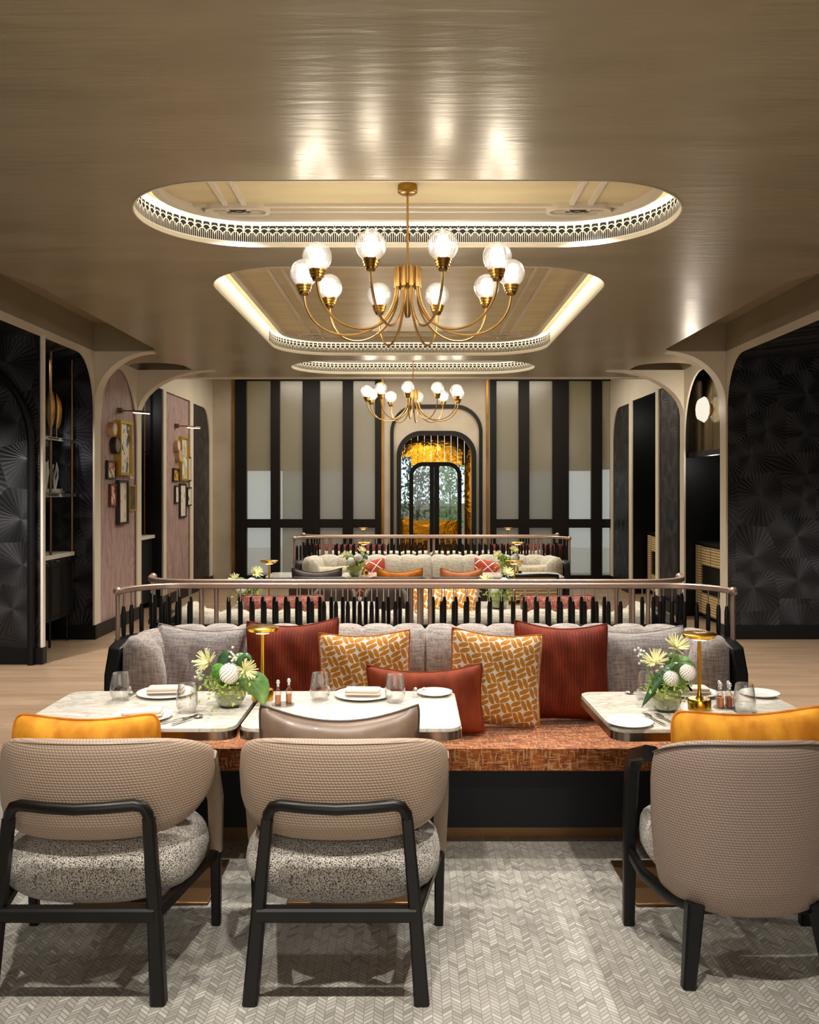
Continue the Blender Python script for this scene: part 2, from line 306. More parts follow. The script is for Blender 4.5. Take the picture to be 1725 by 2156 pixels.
# ------------------------------------------------------------------ mesh helpers
class MB:
    def __init__(s): s.v = []; s.f = []; s.uv = []; s.mi = []; s.cur = 0
    def add(s, vs, fs, uvs=None):
        o = len(s.v); s.v += [tuple(p) for p in vs]
        s.uv += uvs if uvs else [(0, 0)] * len(vs)
        for f in fs: s.f.append([i + o for i in f]); s.mi.append(s.cur)
    def box(s, x0, x1, y0, y1, z0, z1, mx=None):
        vs = [Vector((x, y, z)) for z in (z0, z1) for y in (y0, y1) for x in (x0, x1)]
        if mx: vs = [mx @ p for p in vs]
        s.add(vs, [(0, 2, 3, 1), (4, 5, 7, 6), (0, 1, 5, 4), (2, 6, 7, 3), (0, 4, 6, 2), (1, 3, 7, 5)])
    def ring_sweep(s, rings, closed=False, cap=True):
        n = len(rings[0]); o = len(s.v); m_ = len(rings)
        vs = [p for r in rings for p in r]; fs = []
        for i in range(m_ if closed else m_ - 1):
            for j in range(n):
                a, b_ = i * n + j, i * n + (j + 1) % n; c, d = ((i + 1) % m_) * n + (j + 1) % n, ((i + 1) % m_) * n + j
                fs.append((a, b_, c, d))
        if cap and not closed: fs += [tuple(range(n))[::-1], tuple((m_ - 1) * n + j for j in range(n))]
        uv = [(i / max(1, m_ - 1), j / n) for i in range(m_) for j in range(n)]
        s.add(vs, fs, uv)
    def tube(s, pts, r, n=10, closed=False, sq=None, up=(0, 0, 1)):
        pts = [Vector(p) for p in pts]; rr = r if isinstance(r, (list, tuple)) else [r] * len(pts); rings = []
        N = len(pts); prev = None
        for i, p in enumerate(pts):
            if closed: t = pts[(i + 1) % N] - pts[i - 1]
            else: t = pts[min(i + 1, N - 1)] - pts[max(i - 1, 0)]
            t.normalize()
            if prev is None:
                a = Vector(up) if abs(t.dot(Vector(up))) < .9 else Vector((1, 0, 0))
                x = t.cross(a).normalized()
            else: x = (prev - t * prev.dot(t)).normalized()
            prev = x; y = t.cross(x)
            if sq:
                rings.append([p + x * cx_ * sq[0] * rr[i] + y * cy_ * sq[1] * rr[i] for cx_, cy_ in ((1, .7), (.7, 1), (-.7, 1), (-1, .7), (-1, -.7), (-.7, -1), (.7, -1), (1, -.7))])
            else: rings.append([p + (x * cos(2 * pi * k / n) + y * sin(2 * pi * k / n)) * rr[i] for k in range(n)])
        s.ring_sweep(rings, closed)
    def lathe(s, prof, c=(0, 0, 0), n=20, mx=None):
        rings = []
        for r, z in prof:
            ring = [Vector((c[0] + r * cos(2 * pi * k / n), c[1] + r * sin(2 * pi * k / n), c[2] + z)) for k in range(n)]
            if mx: ring = [mx @ p for p in ring]
            rings.append(ring)
        s.ring_sweep(rings)
    def prism(s, poly, fn, a, b_, caps=True):
        """poly 2d (concave fine) extruded between a and b through fn(u,v,w)"""
        n = len(poly); vs = [fn(u, v, a) for u, v in poly] + [fn(u, v, b_) for u, v in poly]
        fs = [(i, (i + 1) % n, n + (i + 1) % n, n + i) for i in range(n)]
        if caps:
            tris = geometry.tessellate_polygon([[Vector((u, v, 0)) for u, v in poly]])
            fs += [tuple(t) for t in tris] + [tuple(n + i for i in t)[::-1] for t in tris]
        s.add(vs, fs)
    def grid(s, fn, nu, nv, flip=False):
        vs = [fn(i / nu, j / nv) for i in range(nu + 1) for j in range(nv + 1)]
        uv = [(i / nu, j / nv) for i in range(nu + 1) for j in range(nv + 1)]
        fs = []
        for i in range(nu):
            for j in range(nv):
                q = (i * (nv + 1) + j, (i + 1) * (nv + 1) + j, (i + 1) * (nv + 1) + j + 1, i * (nv + 1) + j + 1)
                fs.append(q[::-1] if flip else q)
        s.add(vs, fs, uv)
    def sphere(s, c, r, n=12, m_=8, sc=(1, 1, 1)):
        s.lathe([(max(1e-4, r * sin(pi * j / m_)) , -r * cos(pi * j / m_) * sc[2]) for j in range(m_ + 1)], c, n)
    def build(s, name, mt, parent=None, loc=None, bevel=0, sub=0, ang=38, seg=2):
        me = bpy.data.meshes.new(name); me.from_pydata(s.v, [], s.f)
        ul = me.uv_layers.new(name='UVMap')
        li = [l.vertex_index for l in me.loops]
        for k, vi in enumerate(li): ul.data[k].uv = s.uv[vi]
        for mm in (mt if isinstance(mt, (list, tuple)) else [mt]): me.materials.append(M[mm])
        me.polygons.foreach_set('material_index', s.mi)
        bm = bmesh.new(); bm.from_mesh(me); bmesh.ops.remove_doubles(bm, verts=bm.verts, dist=1e-6)
        bmesh.ops.recalc_face_normals(bm, faces=bm.faces); bm.to_mesh(me); bm.free()
        me.polygons.foreach_set('use_smooth', [True] * len(me.polygons))
        me.set_sharp_from_angle(angle=R(ang))
        o = bpy.data.objects.new(name, me); COL.objects.link(o)
        if parent: o.parent = parent
        if loc: o.location = loc
        if bevel:
            b_ = o.modifiers.new('bevel', 'BEVEL'); b_.width = bevel; b_.segments = seg; b_.limit_method = 'ANGLE'; b_.harden_normals = False
        if sub:
            b_ = o.modifiers.new('subsurf', 'SUBSURF'); b_.levels = sub; b_.render_levels = sub
        return o
def tag(o, label=None, cat=None, group=None, kind=None):
    if label: o['label'] = label
    if cat: o['category'] = cat
    if group: o['group'] = group
    if kind: o['kind'] = kind
    return o
def thing(name, label, cat, loc=(0, 0, 0), rz=0, group=None):
    o = bpy.data.objects.new(name, None); COL.objects.link(o); o.location = loc; o.rotation_euler = (0, 0, rz); o.empty_display_size = .1
    return tag(o, label, cat, group)
def dup(o, loc=None, rz=None, label=None, group=None, parent=None):
    c = o.copy(); COL.objects.link(c)
    if parent is not None: c.parent = parent
    if loc is not None: c.location = loc
    if rz is not None: c.rotation_euler = (0, 0, rz)
    if label: c['label'] = label
    if group: c['group'] = group
    for ch in list(o.children): dup(ch, parent=c)
    return c
def struct(name, mb, mt, **k):
    o = mb.build(name, mt, **k); o['kind'] = 'structure'; return o
def G(px, py, z):
    d = (1.6 - z) * F / (py - 1032); return ((px - 870) / F * d, d)
def rrect(cx_, cy_, hx, hy, r, n=14):
    pts = []
    for qx, qy, a0 in ((1, 1, 0), (-1, 1, 90), (-1, -1, 180), (1, -1, 270)):
        for k in range(n + 1):
            a = R(a0 + 90 * k / n); pts.append((cx_ + qx * (hx - r) + r * cos(a), cy_ + qy * (hy - r) + r * sin(a)))
    out = []
    for p in pts:
        if not out or math.dist(p, out[-1]) > 1e-5: out.append(p)
    if math.dist(out[0], out[-1]) < 1e-5: out.pop()
    return out
def offset(poly, d):
    n = len(poly); out = []
    for i in range(n):
        a, b_ = Vector(poly[i - 1]), Vector(poly[(i + 1) % n]); t = (b_ - a).normalized(); out.append((poly[i][0] - t.y * d, poly[i][1] + t.x * d))
    return out  # d>0 goes inward for CCW
CX = -.03
XL, XR = -3.42, 3.36
HC = 3.09

# ------------------------------------------------------------------ room
mb = MB(); mb.box(-7, 7, -4, 4.85, -.1, 0); struct('floor', mb, 'mosaic')
mb = MB(); mb.box(-7, 7, 4.85, 17, -.1, -.0005); struct('floor', mb, 'wood_floor')
coves = [rrect(CX, 4.812, 1.475, .578, .57), rrect(CX, 7.795, 1.43, 1.925, .62), rrect(CX + .03, 10.685, 1.475, .585, .575)]
sides = []
for s, X_ in ((-1, XL), (1, XR)):
    for y0, y1, r in ((5.75, 9.44, .5), (10.3, 11.2, .40)):
        c = CX
        outer = abs(X_ - c); inner = 2.70
        hx = (outer - inner) / 2 + (.0 if r == .5 else 0)
        full = rrect(0, 0, hx, (y1 - y0) / 2, min(r, hx * .95), 8) if r != .5 else None
        if r == .5:
            pts = []
            rr_ = .22
            # inner edge with rounded corners, outer edge straight
            pts = [(outer - .001, y0 + .25), (outer - .001, y1)]
            pts += [(inner + .24 - .24 * sin(R(a)), y1 - .16 + .16 * cos(R(a))) for a in range(0, 91, 10)]
            pts += [(inner + .55 - .55 * cos(R(a)), y0 + .75 - .75 * sin(R(a))) for a in range(0, 91, 9)]
            poly = [(c + s * p[0], p[1]) for p in pts]
        else:
            poly = [(c + s * (inner + hx + p[0] * .98), (y0 + y1) / 2 + p[1]) for p in full]
        area = sum(poly[i][0] * poly[(i + 1) % len(poly)][1] - poly[(i + 1) % len(poly)][0] * poly[i][1] for i in range(len(poly)))
        if area < 0: poly = poly[::-1]
        sides.append(poly)
outer = [(XL, -4), (XR, -4), (XR, 11.75), (XL, 11.75)]
loops = [outer] + coves + sides
tris = geometry.tessellate_polygon([[Vector((p[0], p[1], 0)) for p in l] for l in loops])
flat = [p for l in loops for p in l]
mb = MB(); mb.add([(p[0], p[1], HC) for p in flat], [tuple(t) for t in tris]); ceil = struct('ceiling', mb, 'ceiling')
mb = MB(); mb.box(-7, 7, -4, 15.3, 3.62, 3.7); struct('ceiling', mb, 'ceiling')
def wallring(poly, z0, z1):
    m_ = MB(); n = len(poly)
    m_.add([(p[0], p[1], z0) for p in poly] + [(p[0], p[1], z1) for p in poly], [(i, (i + 1) % n, n + (i + 1) % n, n + i) for i in range(n)]); return m_
def frame_ring(poly, i0, i1, z0, z1):
    a, b_ = offset(poly, i0), offset(poly, i1); m_ = MB()
    m_.ring_sweep([[Vector((a[i][0], a[i][1], z0)), Vector((b_[i][0], b_[i][1], z0)), Vector((b_[i][0], b_[i][1], z1)), Vector((a[i][0], a[i][1], z1))] for i in range(len(poly))], closed=True)
    return m_
def lattice(poly, name, cond):
    n = len(poly); per = [0]
    for i in range(n): per.append(per[-1] + math.dist(poly[i], poly[(i + 1) % n]))
    tot = per[-1]
    def at(s_):
        s_ %= tot; lo = 0
        for i in range(n):
            if per[i + 1] >= s_: lo = i; break
        t = (s_ - per[lo]) / max(1e-9, per[lo + 1] - per[lo]); a, b_ = poly[lo], poly[(lo + 1) % n]
        tx, ty = b_[0] - a[0], b_[1] - a[1]; l_ = math.hypot(tx, ty)
        return (a[0] + tx * t, a[1] + ty * t, -ty / l_, tx / l_)
    def P(s_, z, o):
        x, y, nx, ny = at(s_); return (x + nx * o, y + ny * o, HC + z)
    cells = int(tot / .0505); p = tot / cells
    dark = MB(); wh = MB()
    def rib_(pts, wd=.0028):
        for a, b_ in zip(pts, pts[1:]):
            dx, dz = b_[0] - a[0], b_[1] - a[1]; l_ = math.hypot(dx, dz) or 1; nx, nz = -dz / l_ * wd, dx / l_ * wd
            wh.add([P(a[0] + nx, a[1] + nz, .006), P(b_[0] + nx, b_[1] + nz, .006), P(b_[0] - nx, b_[1] - nz, .006), P(a[0] - nx, a[1] - nz, .006)], [(0, 1, 2, 3)])
    for k in range(cells):
        s0 = k * p; x, y, *_ = at(s0)
        if not cond(y): continue
        dark.add([P(s0, .024, .001), P(s0 + p / 2, .024, .001), P(s0 + p, .024, .001), P(s0, .128, .001), P(s0 + p / 2, .128, .001), P(s0 + p, .128, .001)], [(0, 1, 4, 3), (1, 2, 5, 4)])
        r = p * .5
        rib_([(s0 + p / 2 + r * cos(R(a)), .058 + r * 1.15 * sin(R(a))) for a in range(0, 181, 30)])
        rib_([(s0 + r * cos(R(a)), .082 + r * 1.1 * sin(R(a))) for a in range(20, 161, 28)])
        for q, zt in ((0, .058), (.25, .078), (.5, .086), (.75, .078)): rib_([(s0 + q * p, .024), (s0 + q * p, zt)], .0019)
        rib_([(s0 + p * .5, .086), (s0 + p * .5, .128)], .006)
        wh.add([P(s0 + p * .5, .128, .006), P(s0 + p * .5, .112, .006), P(s0 + p * .72, .128, .006), P(s0 + p * .28, .128, .006)], [(1, 2, 3)])
        rib_([(s0, .024), (s0 + p, .024)], .003)
    a = struct('trim_' + name, wh, 'white_trim'); c = dark.build('vent_backing', 'dark_gap', a)
    return a
def pill(cx_, cy_, hx, hy, z, n=8):
    ring = rrect(cx_, cy_, hx, hy, min(hx, hy) * .98, n); return frame_ring(ring, 0, .025, z - .034, z)
def bars(m_, y0, y1, xs, yl, z, x0, x1):
    for x in xs:
        for o in (-.055, .055): m_.box(x + o - .014, x + o + .014, y0, y1, z - .018, z)
for i, poly in enumerate(coves):
    top = 3.262
    struct('ceiling_cove_%s' % ('front', 'middle', 'rear')[i], wallring(poly, HC, top), 'white_trim')
    big = offset(poly, -.03); mb = MB(); t = geometry.tessellate_polygon([[Vector((p[0], p[1], 0)) for p in big]])
    mb.add([(p[0], p[1], top) for p in big], [tuple(q) for q in t]); struct('ceiling_recess', mb, 'recess_lit_plaster')
    struct('trim_crown', frame_ring(poly, .085, .125, top - .045, top), 'cream_paint')
    struct('trim_light_strip', frame_ring(poly, .074, .084, top - .028, top - .006), 'led')
    struct('trim_lip', frame_ring(poly, -.001, .006, HC - .004, HC + .02), 'cream_paint')
    lattice(poly, 'fretwork', (lambda y: True) if i != 1 else (lambda y: y > 8.95))
    ys = [p[1] for p in poly]; y0, y1 = min(ys) + .1, max(ys) - .1
    mb = MB(); bars(mb, y0, y1, (CX - 1.0, CX + 1.0), 0, top, 0, 0)
    ylines = (y1 - .13,) if i != 1 else (y1 - .32, y0 + .32)
    for yl in ylines:
        for o in (-.045, .045): mb.box(CX - 1.28, CX + 1.28, yl + o - .013, yl + o + .013, top - .018, top)
    struct('trim_ceiling_rails', mb, 'cream_paint')
    for yl in ylines:
        for x in (CX - 1.0, CX + 1.0):
            if i == 2: continue
            struct('trim_pill_surround', pill(x, yl, .19, .075, top + .0), 'cream_paint')
            t_ = thing('recessed_downlight', 'small round recessed spotlight in the %s ceiling recess, %s, at its %s edge' % (('front', 'middle')[i], 'left' if x < 0 else 'right', 'far' if yl > 5 and (i == 0 or yl > 8) else 'near'), 'downlight', (x, yl, top - .016), 0, 'spotlights in the ceiling recesses')
            q = MB(); q.lathe([(.03, 0), (.05, -.004), (.055, 0), (.055, .012), (.03, .014)], n=20); q.build('bezel', 'dark_gap', t_)
            q = MB(); q.lathe([(.001, .002), (.028, .002), (.028, .006), (.001, .006)], n=16); q.build('lens', 'lens_glow', t_)
for k, poly in enumerate(sides):
    struct('ceiling_side_recess_wall', wallring(poly, HC, HC + .3), 'recess_paint')
    mb = MB(); t = geometry.tessellate_polygon([[Vector((p[0], p[1], 0)) for p in offset(poly, -.02)]])
    mb.add([(p[0], p[1], HC + .3) for p in offset(poly, -.02)], [tuple(q) for q in t]); struct('ceiling_side_recess', mb, 'recess_paint')

# side arcades (plane X = XL / XR), one concave outline with openings cut from the floor up
def arcade(side):
    o = [(-4, HC + .001), (-4, 0), (-3.9, 0), (-3.9, 3.0)]
    # bay 1
    def ell(y1, ztop, ry, rz, n=10): return [(y1 - ry + ry * sin(R(90 * k / n)), ztop - rz + rz * cos(R(90 * k / n))) for k in range(n + 1)]
    if side < 0:
        o += [(8.115, 3.02), (8.115, 0), (8.16, 0), (8.16, 3.02)]
    o += ell(9.45, 3.02, .45, .56) + [(9.45, 0), (9.63, 0)]
    yc, ry = 10.27, .64
    o += [(yc - ry * cos(R(180 * k / 24)), 2.25 + .76 * sin(R(180 * k / 24))) for k in range(25)] + [(yc + ry, 0), (11.08, 0)]
    o += [(11.08, 2.98), (12.06, 2.98), (12.06, 0), (12.2, 0), (12.2, 2.97), (13.52, 2.97), (13.52, 0), (13.7, 0)]
    o += [(13.7, 2.95)] + ell(14.84, 2.95, .5, .6) + [(14.84, 0), (15.0, 0), (15.0, 3.65), (11.6, 3.65), (11.6, HC + .001)]
    return o
for s, X_, nm in ((-1, XL, 'left'), (1, XR, 'right')):
    mb = MB(); mb.prism(arcade(s), lambda u, v, w_: (w_, u, v), X_, X_ + s * .02); struct('wall_%s' % nm, mb, 'cream_paint')
    # arch face band is lighter edge; brackets under the ceiling
    for y0, y1, a_, b_ in ((9.45, 9.63, .62, .56), (10.91, 11.08, .95, .56)):
        ax = abs(X_)
        poly = [(ax, HC), (ax, HC - b_)] + [(ax - a_ + a_ * cos(R(k * 9)), HC - b_ + b_ * sin(R(k * 9))) for k in range(1, 11)]
        mb = MB(); mb.prism(poly, lambda u, v, w_: (s * u, w_, v), y0, y1); struct('trim_bracket_%s' % nm, mb, 'cream_paint')
# header where the low ceiling ends
poly = [(XL, HC - .01), (XR, HC - .01), (XR, 3.65), (XL, 3.65)]
mb = MB(); mb.prism(poly, lambda u, v, w_: (u, w_, v), 11.6, 11.75); struct('wall_header', mb, 'cream_paint')
# alcove backs
def slab(name, x0, x1, y0, y1, z0, z1, mt, **k):
    mb = MB(); mb.box(x0, x1, y0, y1, z0, z1); return struct(name, mb, mt, **k)
slab('wall_right', 3.38, 7, 9.47, 9.6, 0, 3.3, 'fan_plaster'); slab('wall_right', 6.2, 6.3, -4, 9.5, 0, 3.3, 'fan_plaster')
slab('ceiling_aisle_right', 3.38, 7, -4, 9.5, 3.022, 3.1, 'fan_plaster')
slab('wall_left', -7, -3.44, 8.10, 8.19, 0, 3.3, 'fan_plaster'); slab('wall_left', -6.3, -6.2, -4, 8.1, 0, 3.3, 'fan_plaster')
slab('wall_left', -4.3, -4.2, 8.19, 9.5, 0, 3.3, 'fan_plaster'); slab('wall_left', -7, -3.44, 9.47, 9.6, 0, 3.3, 'fan_plaster')
slab('ceiling_aisle_left', -7, -3.44, -4, 9.5, 3.022, 3.1, 'fan_plaster')
slab('wall_left', -3.60, -3.45, 9.6, 11.02, 0, 3.08, 'pink'); slab('wall_left', -3.60, -3.45, 12.1, 13.6, 0, 3.0, 'pink')
slab('wall_left', -4.1, -4.0, 11.02, 12.1, 0, 3.3, 'fan_plaster'); slab('wall_left', -4.0, -3.44, 12.02, 12.1, 0, 3.1, 'black_paint'); slab('wall_left', -4.0, -3.44, 11.02, 11.08, 0, 3.1, 'black_paint')
slab('wall_left', -3.60, -3.44, 13.6, 15.0, 0, 3.1, 'fan_plaster')
slab('wall_right', 3.92, 4.0, 9.6, 11.2, 0, 3.1, 'fan_plaster'); slab('wall_right', 3.38, 4.0, 11.18, 11.26, 0, 3.1, 'black_paint')
slab('wall_right', 3.385, 3.55, 11.26, 12.1, 0, 3.1, 'fan_plaster'); slab('wall_right', 3.92, 4.0, 12.1, 13.7, 0, 3.1, 'fan_plaster')
slab('wall_right', 3.38, 4.0, 13.66, 13.72, 0, 3.1, 'black_paint'); slab('wall_right', 3.385, 3.55, 13.7, 15.0, 0, 3.1, 'fan_plaster')
slab('ceiling_alcove', 3.38, 4, 9.6, 15, 3.05, 3.1, 'fan_plaster'); slab('ceiling_alcove', -4, -3.44, 9.6, 15, 3.05, 3.1, 'fan_plaster')
slab('wall_back', -7, 7, -4.1, -4, 0, 3.7, 'grey_plaster')
# baseboards
for (a, b_, c, d, nm) in ((3.40, 6.3, 9.44, 9.47, 'right'), (-4.2, -3.40, 9.42, 9.47, 'left'), (-6.2, -3.40, 8.07, 8.10, 'left')):
    slab('baseboard_' + nm, a, b_, c, d, 0, .15, 'black_paint')
for y0, y1 in ((9.45, 11.08), (12.06, 15.0)): slab('baseboard_left', XL - .0, XL + .015, y0, y1, 0, .15, 'black_wood')
slab('baseboard_right', XR - .015, XR, 9.45, 9.63, 0, .15, 'black_wood')
for y0, y1 in ((10.9, 12.2), (13.5, 15.0)): slab('baseboard_right', XR - .015, XR, y0, y1, 0, .15, 'black_wood')
slab('baseboard_left', XL - .0, XL + .015, 8.09, 8.18, 0, .15, 'black_wood')
# arched moulding on the left frontal wall
pts = [(-3.50, 8.06, .0), (-3.50, 8.06, 2.0)] + [(-3.50 - .62 + .62 * cos(R(k * 9)), 8.06, 2.0 + .78 * sin(R(k * 9))) for k in range(1, 11)] + [(-5.6, 8.06, 2.78)]
mb = MB(); mb.tube(pts, .035, 8, up=(0, 1, 0)); struct('trim_arch_left', mb, 'black_paint')
# pale edge of the left partition
slab('trim_edge_left', XL - .012, XL + .008, 8.11, 8.165, .15, 3.03, 'white_trim')

# ------------------------------------------------------------------ far wall, windows, arch
YF = 15.0; K = YF / F
def fx(px): return (px - 870) * K
def fz(py): return 1.6 - (py - 1032) * K
mb = MB()
for a, b_ in ((XL - .1, fx(497)), (fx(1288), XR + .1)): mb.box(a, b_, YF, YF + .15, 0, 3.65)
# middle wall with arched opening
xc = fx(919); hw = .60
op = [(xc + hw, 0), (xc + hw, 2.18)] + [(xc + hw - .36 + .36 * cos(R(k * 10)), 2.18 + .36 * sin(R(k * 10))) for k in range(1, 10)] + [(xc - hw + .36 - .36 * sin(R(k * 10)), 2.18 + .36 * cos(R(k * 10))) for k in range(0, 10)] + [(xc - hw, 0)]
poly = [(fx(803), 0), (fx(803), 3.65), (fx(1032), 3.65), (fx(1032), 0)] + op
mb.prism(poly, lambda u, v, w_: (u, w_, v), YF, YF + .15); mb.box(fx(497), fx(803), YF, YF + .15, 3.5, 3.65); mb.box(fx(1032), fx(1288), YF, YF + .15, 3.5, 3.65)
struct('wall_far', mb, 'grey_plaster')
def archring(cx_, hw, top, r, th, y0, y1, name, mt='black_wood'):
    def outl(h, t, rr): return [(cx_ - h, 0), (cx_ - h, t - rr)] + [(cx_ - h + rr - rr * cos(R(k * 9)), t - rr + rr * sin(R(k * 9))) for k in range(1, 11)] + [(cx_ + h - rr + rr * sin(R(k * 9)), t - rr + rr * cos(R(k * 9))) for k in range(0, 11)] + [(cx_ + h, 0)]
    a, b_ = outl(hw, top, r), outl(hw - th, top - th, r - th)
    mb = MB(); mb.prism(a + b_[::-1], lambda u, v, w_: (u, w_, v), y0, y1); return struct(name, mb, mt)
archring(xc, .785, fz(852), .47, .057, YF - .05, YF + .01, 'trim_outer_arch')
archring(xc, .675, fz(908), .42, .075, YF - .12, YF + .02, 'trim_inner_arch')
for x in (fx(492), fx(806), fx(1026)): slab('trim_brass_strip', x - .02, x + .02, YF - .03, YF, .1, 3.5, 'antique_brass')
def window_set(name, x0, x1, panes, zs):
    # frame with pane holes
    fr = MB(); zz0, zz1 = 0.0, 3.505
    xs = [x0] + [c for p in panes for c in p] + [x1]
    for i in range(0, len(xs), 2): fr.box(xs[i], xs[i + 1], YF - .06, YF + .06, zz0, zz1)
    for p in panes:
        lo = 0
        for (a, b_) in zs: fr.box(p[0], p[1], YF - .04, YF + .05, lo, a); lo = b_
        fr.box(p[0], p[1], YF - .04, YF + .05, lo, zz1)
    w_ = struct(name, fr, 'dark_wood')
    for p in panes:
        for (a, b_) in zs:
            g = MB(); g.box(p[0], p[1], YF + .0, YF + .012, a, b_); g.build('pane', 'ribbed_glass', w_)
    return w_
Z2 = ((fz(1211), fz(1111)), (fz(1093), fz(802)))
window_set('window_1', fx(497), fx(803), [(fx(a), fx(b_)) for a, b_ in ((520, 571), (590, 638), (674, 722), (744, 790))], Z2)
window_set('window_2', fx(1032), fx(1288), [(fx(a), fx(b_)) for a, b_ in ((1045, 1092), (1114, 1163), (1197, 1245), (1267, 1286))], Z2)
for a, b_, n_ in ((fx(500), fx(800), 'left'), (fx(1035), fx(1264), 'right')):
    mb = MB(); mb.box(a, b_, YF + .22, YF + .23, fz(991), 3.6)
    tag(mb.build('roller_blind', 'blind'), 'beige roller blind half lowered behind the %s ribbed window' % n_, 'blind')
mb = MB(); mb.box(fx(1264), fx(1290), YF + .22, YF + .23, fz(988), 3.6); tag(mb.build('roller_blind', 'blind'), 'narrow beige roller blind behind the last pane at the right', 'blind')
# outside: terrace and grey garden wall
slab('floor_terrace', -8, 8, 17.0, 26, -.15, -.1, 'counter_stone')
slab('wall_outside', fx(560), fx(800), 16.9, 17, 0, 2.1, 'pale_render'); slab('wall_outside', fx(1045), fx(1230), 16.9, 17, 0, 2.1, 'pale_render')
slab('floor_threshold', -8, 8, 15.15, 17.0, -.12, -.02, 'counter_stone')
# vestibule beyond the arch
YV = 16.5; KV = YV / F
vx = lambda px: (px - 870) * KV
vz = lambda py: 1.6 - (py - 1032) * KV
slab('wall_vestibule', xc - .75, xc - .68, YF + .15, YV, 0, 3.0, 'gold_mirror'); slab('wall_vestibule', xc + .68, xc + .75, YF + .15, YV, 0, 3.0, 'gold_mirror')
slab('ceiling_vestibule', xc - .75, xc + .75, YF + .15, YV, 2.95, 3.0, 'gold_mirror')
dx0, dx1, dz = vx(862), vx(972), vz(973); dxc = (dx0 + dx1) / 2
# upright strips of gold mirror above and right of the door, clear ones to the left
strip_x = [vx(838) + k * (vx(1006) - vx(838)) / 12 for k in range(13)]
vest = MB()
for a, b_ in zip(strip_x, strip_x[1:]):
    mid = (a + b_) / 2
    z0 = dz - .06 if dx0 < mid < dx1 else 0.0
    if mid <= dx0: z0 = vz(962)
    vest.box(a + .004, b_ - .004, YV + random.uniform(-.004, .004), YV + .03, z0, 2.95)
struct('wall_vestibule_mirror', vest, 'gold_mirror')
slab('wall_vestibule_low', vx(838), dx0, YV, YV + .03, 0, vz(1090), 'gold_mirror')
door = thing('door_1', None, None, (0, 0, 0)); door['kind'] = 'structure'
d_ = archring(dxc, (dx1 - dx0) / 2, dz, .26, .075, YV - .05, YV + .05, 'door_frame', 'black_wood'); d_.parent = door
del d_['kind']
for x in (vx(905), vx(914.3)):
    mb = MB(); mb.box(x, vx(914) if x < vx(910) else vx(925), YV - .03, YV + .04, .02, dz - .06); mb.build('stile', 'black_wood', door)
mb = MB(); mb.box(dx0 + .07, dx1 - .07, YV - .0, YV + .01, vz(1112), dz - .07); mb.build('pane', 'door_glass', door)
mb = MB(); mb.box(dx0 + .07, dx1 - .07, YV - .01, YV + .02, .03, vz(1096)); mb.build('kick_panel', 'gold_mirror', door)
# plants outside
def shrub(x, y, h, n, label, wdt):
    t_ = thing('garden_shrub', label, 'shrub', (x, y, -.1))
    q = MB(); 
    for k in range(4):
        a = random.uniform(0, 6.28); q.tube([(0, 0, 0), (.05 * cos(a), .05 * sin(a), h * .4), (wdt * .5 * cos(a), .3 * sin(a), h * .8)], [.02, .015, .006], 6)
    q.build('stem', 'trunk', t_)
    q = MB()
    for k in range(n):
        p = Vector((random.gauss(0, wdt * .42), random.gauss(0, .22), h * (.3 + .7 * random.random() ** .8))); l_ = random.uniform(.07, .15)
        d = Vector((random.gauss(0, 1), random.gauss(0, 1), random.uniform(.2, 1.5))).normalized(); s_ = d.cross(Vector((random.random(), random.random(), .1))).normalized() * l_ * .2
        q.add([p, p + d * l_ * .5 + s_, p + d * l_, p + d * l_ * .5 - s_], [(0, 1, 2, 3)])
    f_ = q.build('foliage', 'leaf_green' if n % 2 else 'dark_leaf', t_); f_['kind'] = 'stuff'
shrub(vx(880) - .02, 18.4, 2.7, 900, 'tall dark green shrub seen through the left door leaf', .5)
shrub(vx(842) - .5, 21.8, 2.6, 700, 'slim shrub outside, seen left of the black door frame', .35)
shrub(vx(945) + .17, 20.0, 2.3, 701, 'bright green bamboo clump seen through the right door leaf', .45)
slab('wall_garden', -3, 3, 23.2, 23.3, -.1, 1.25, 'recess_paint')

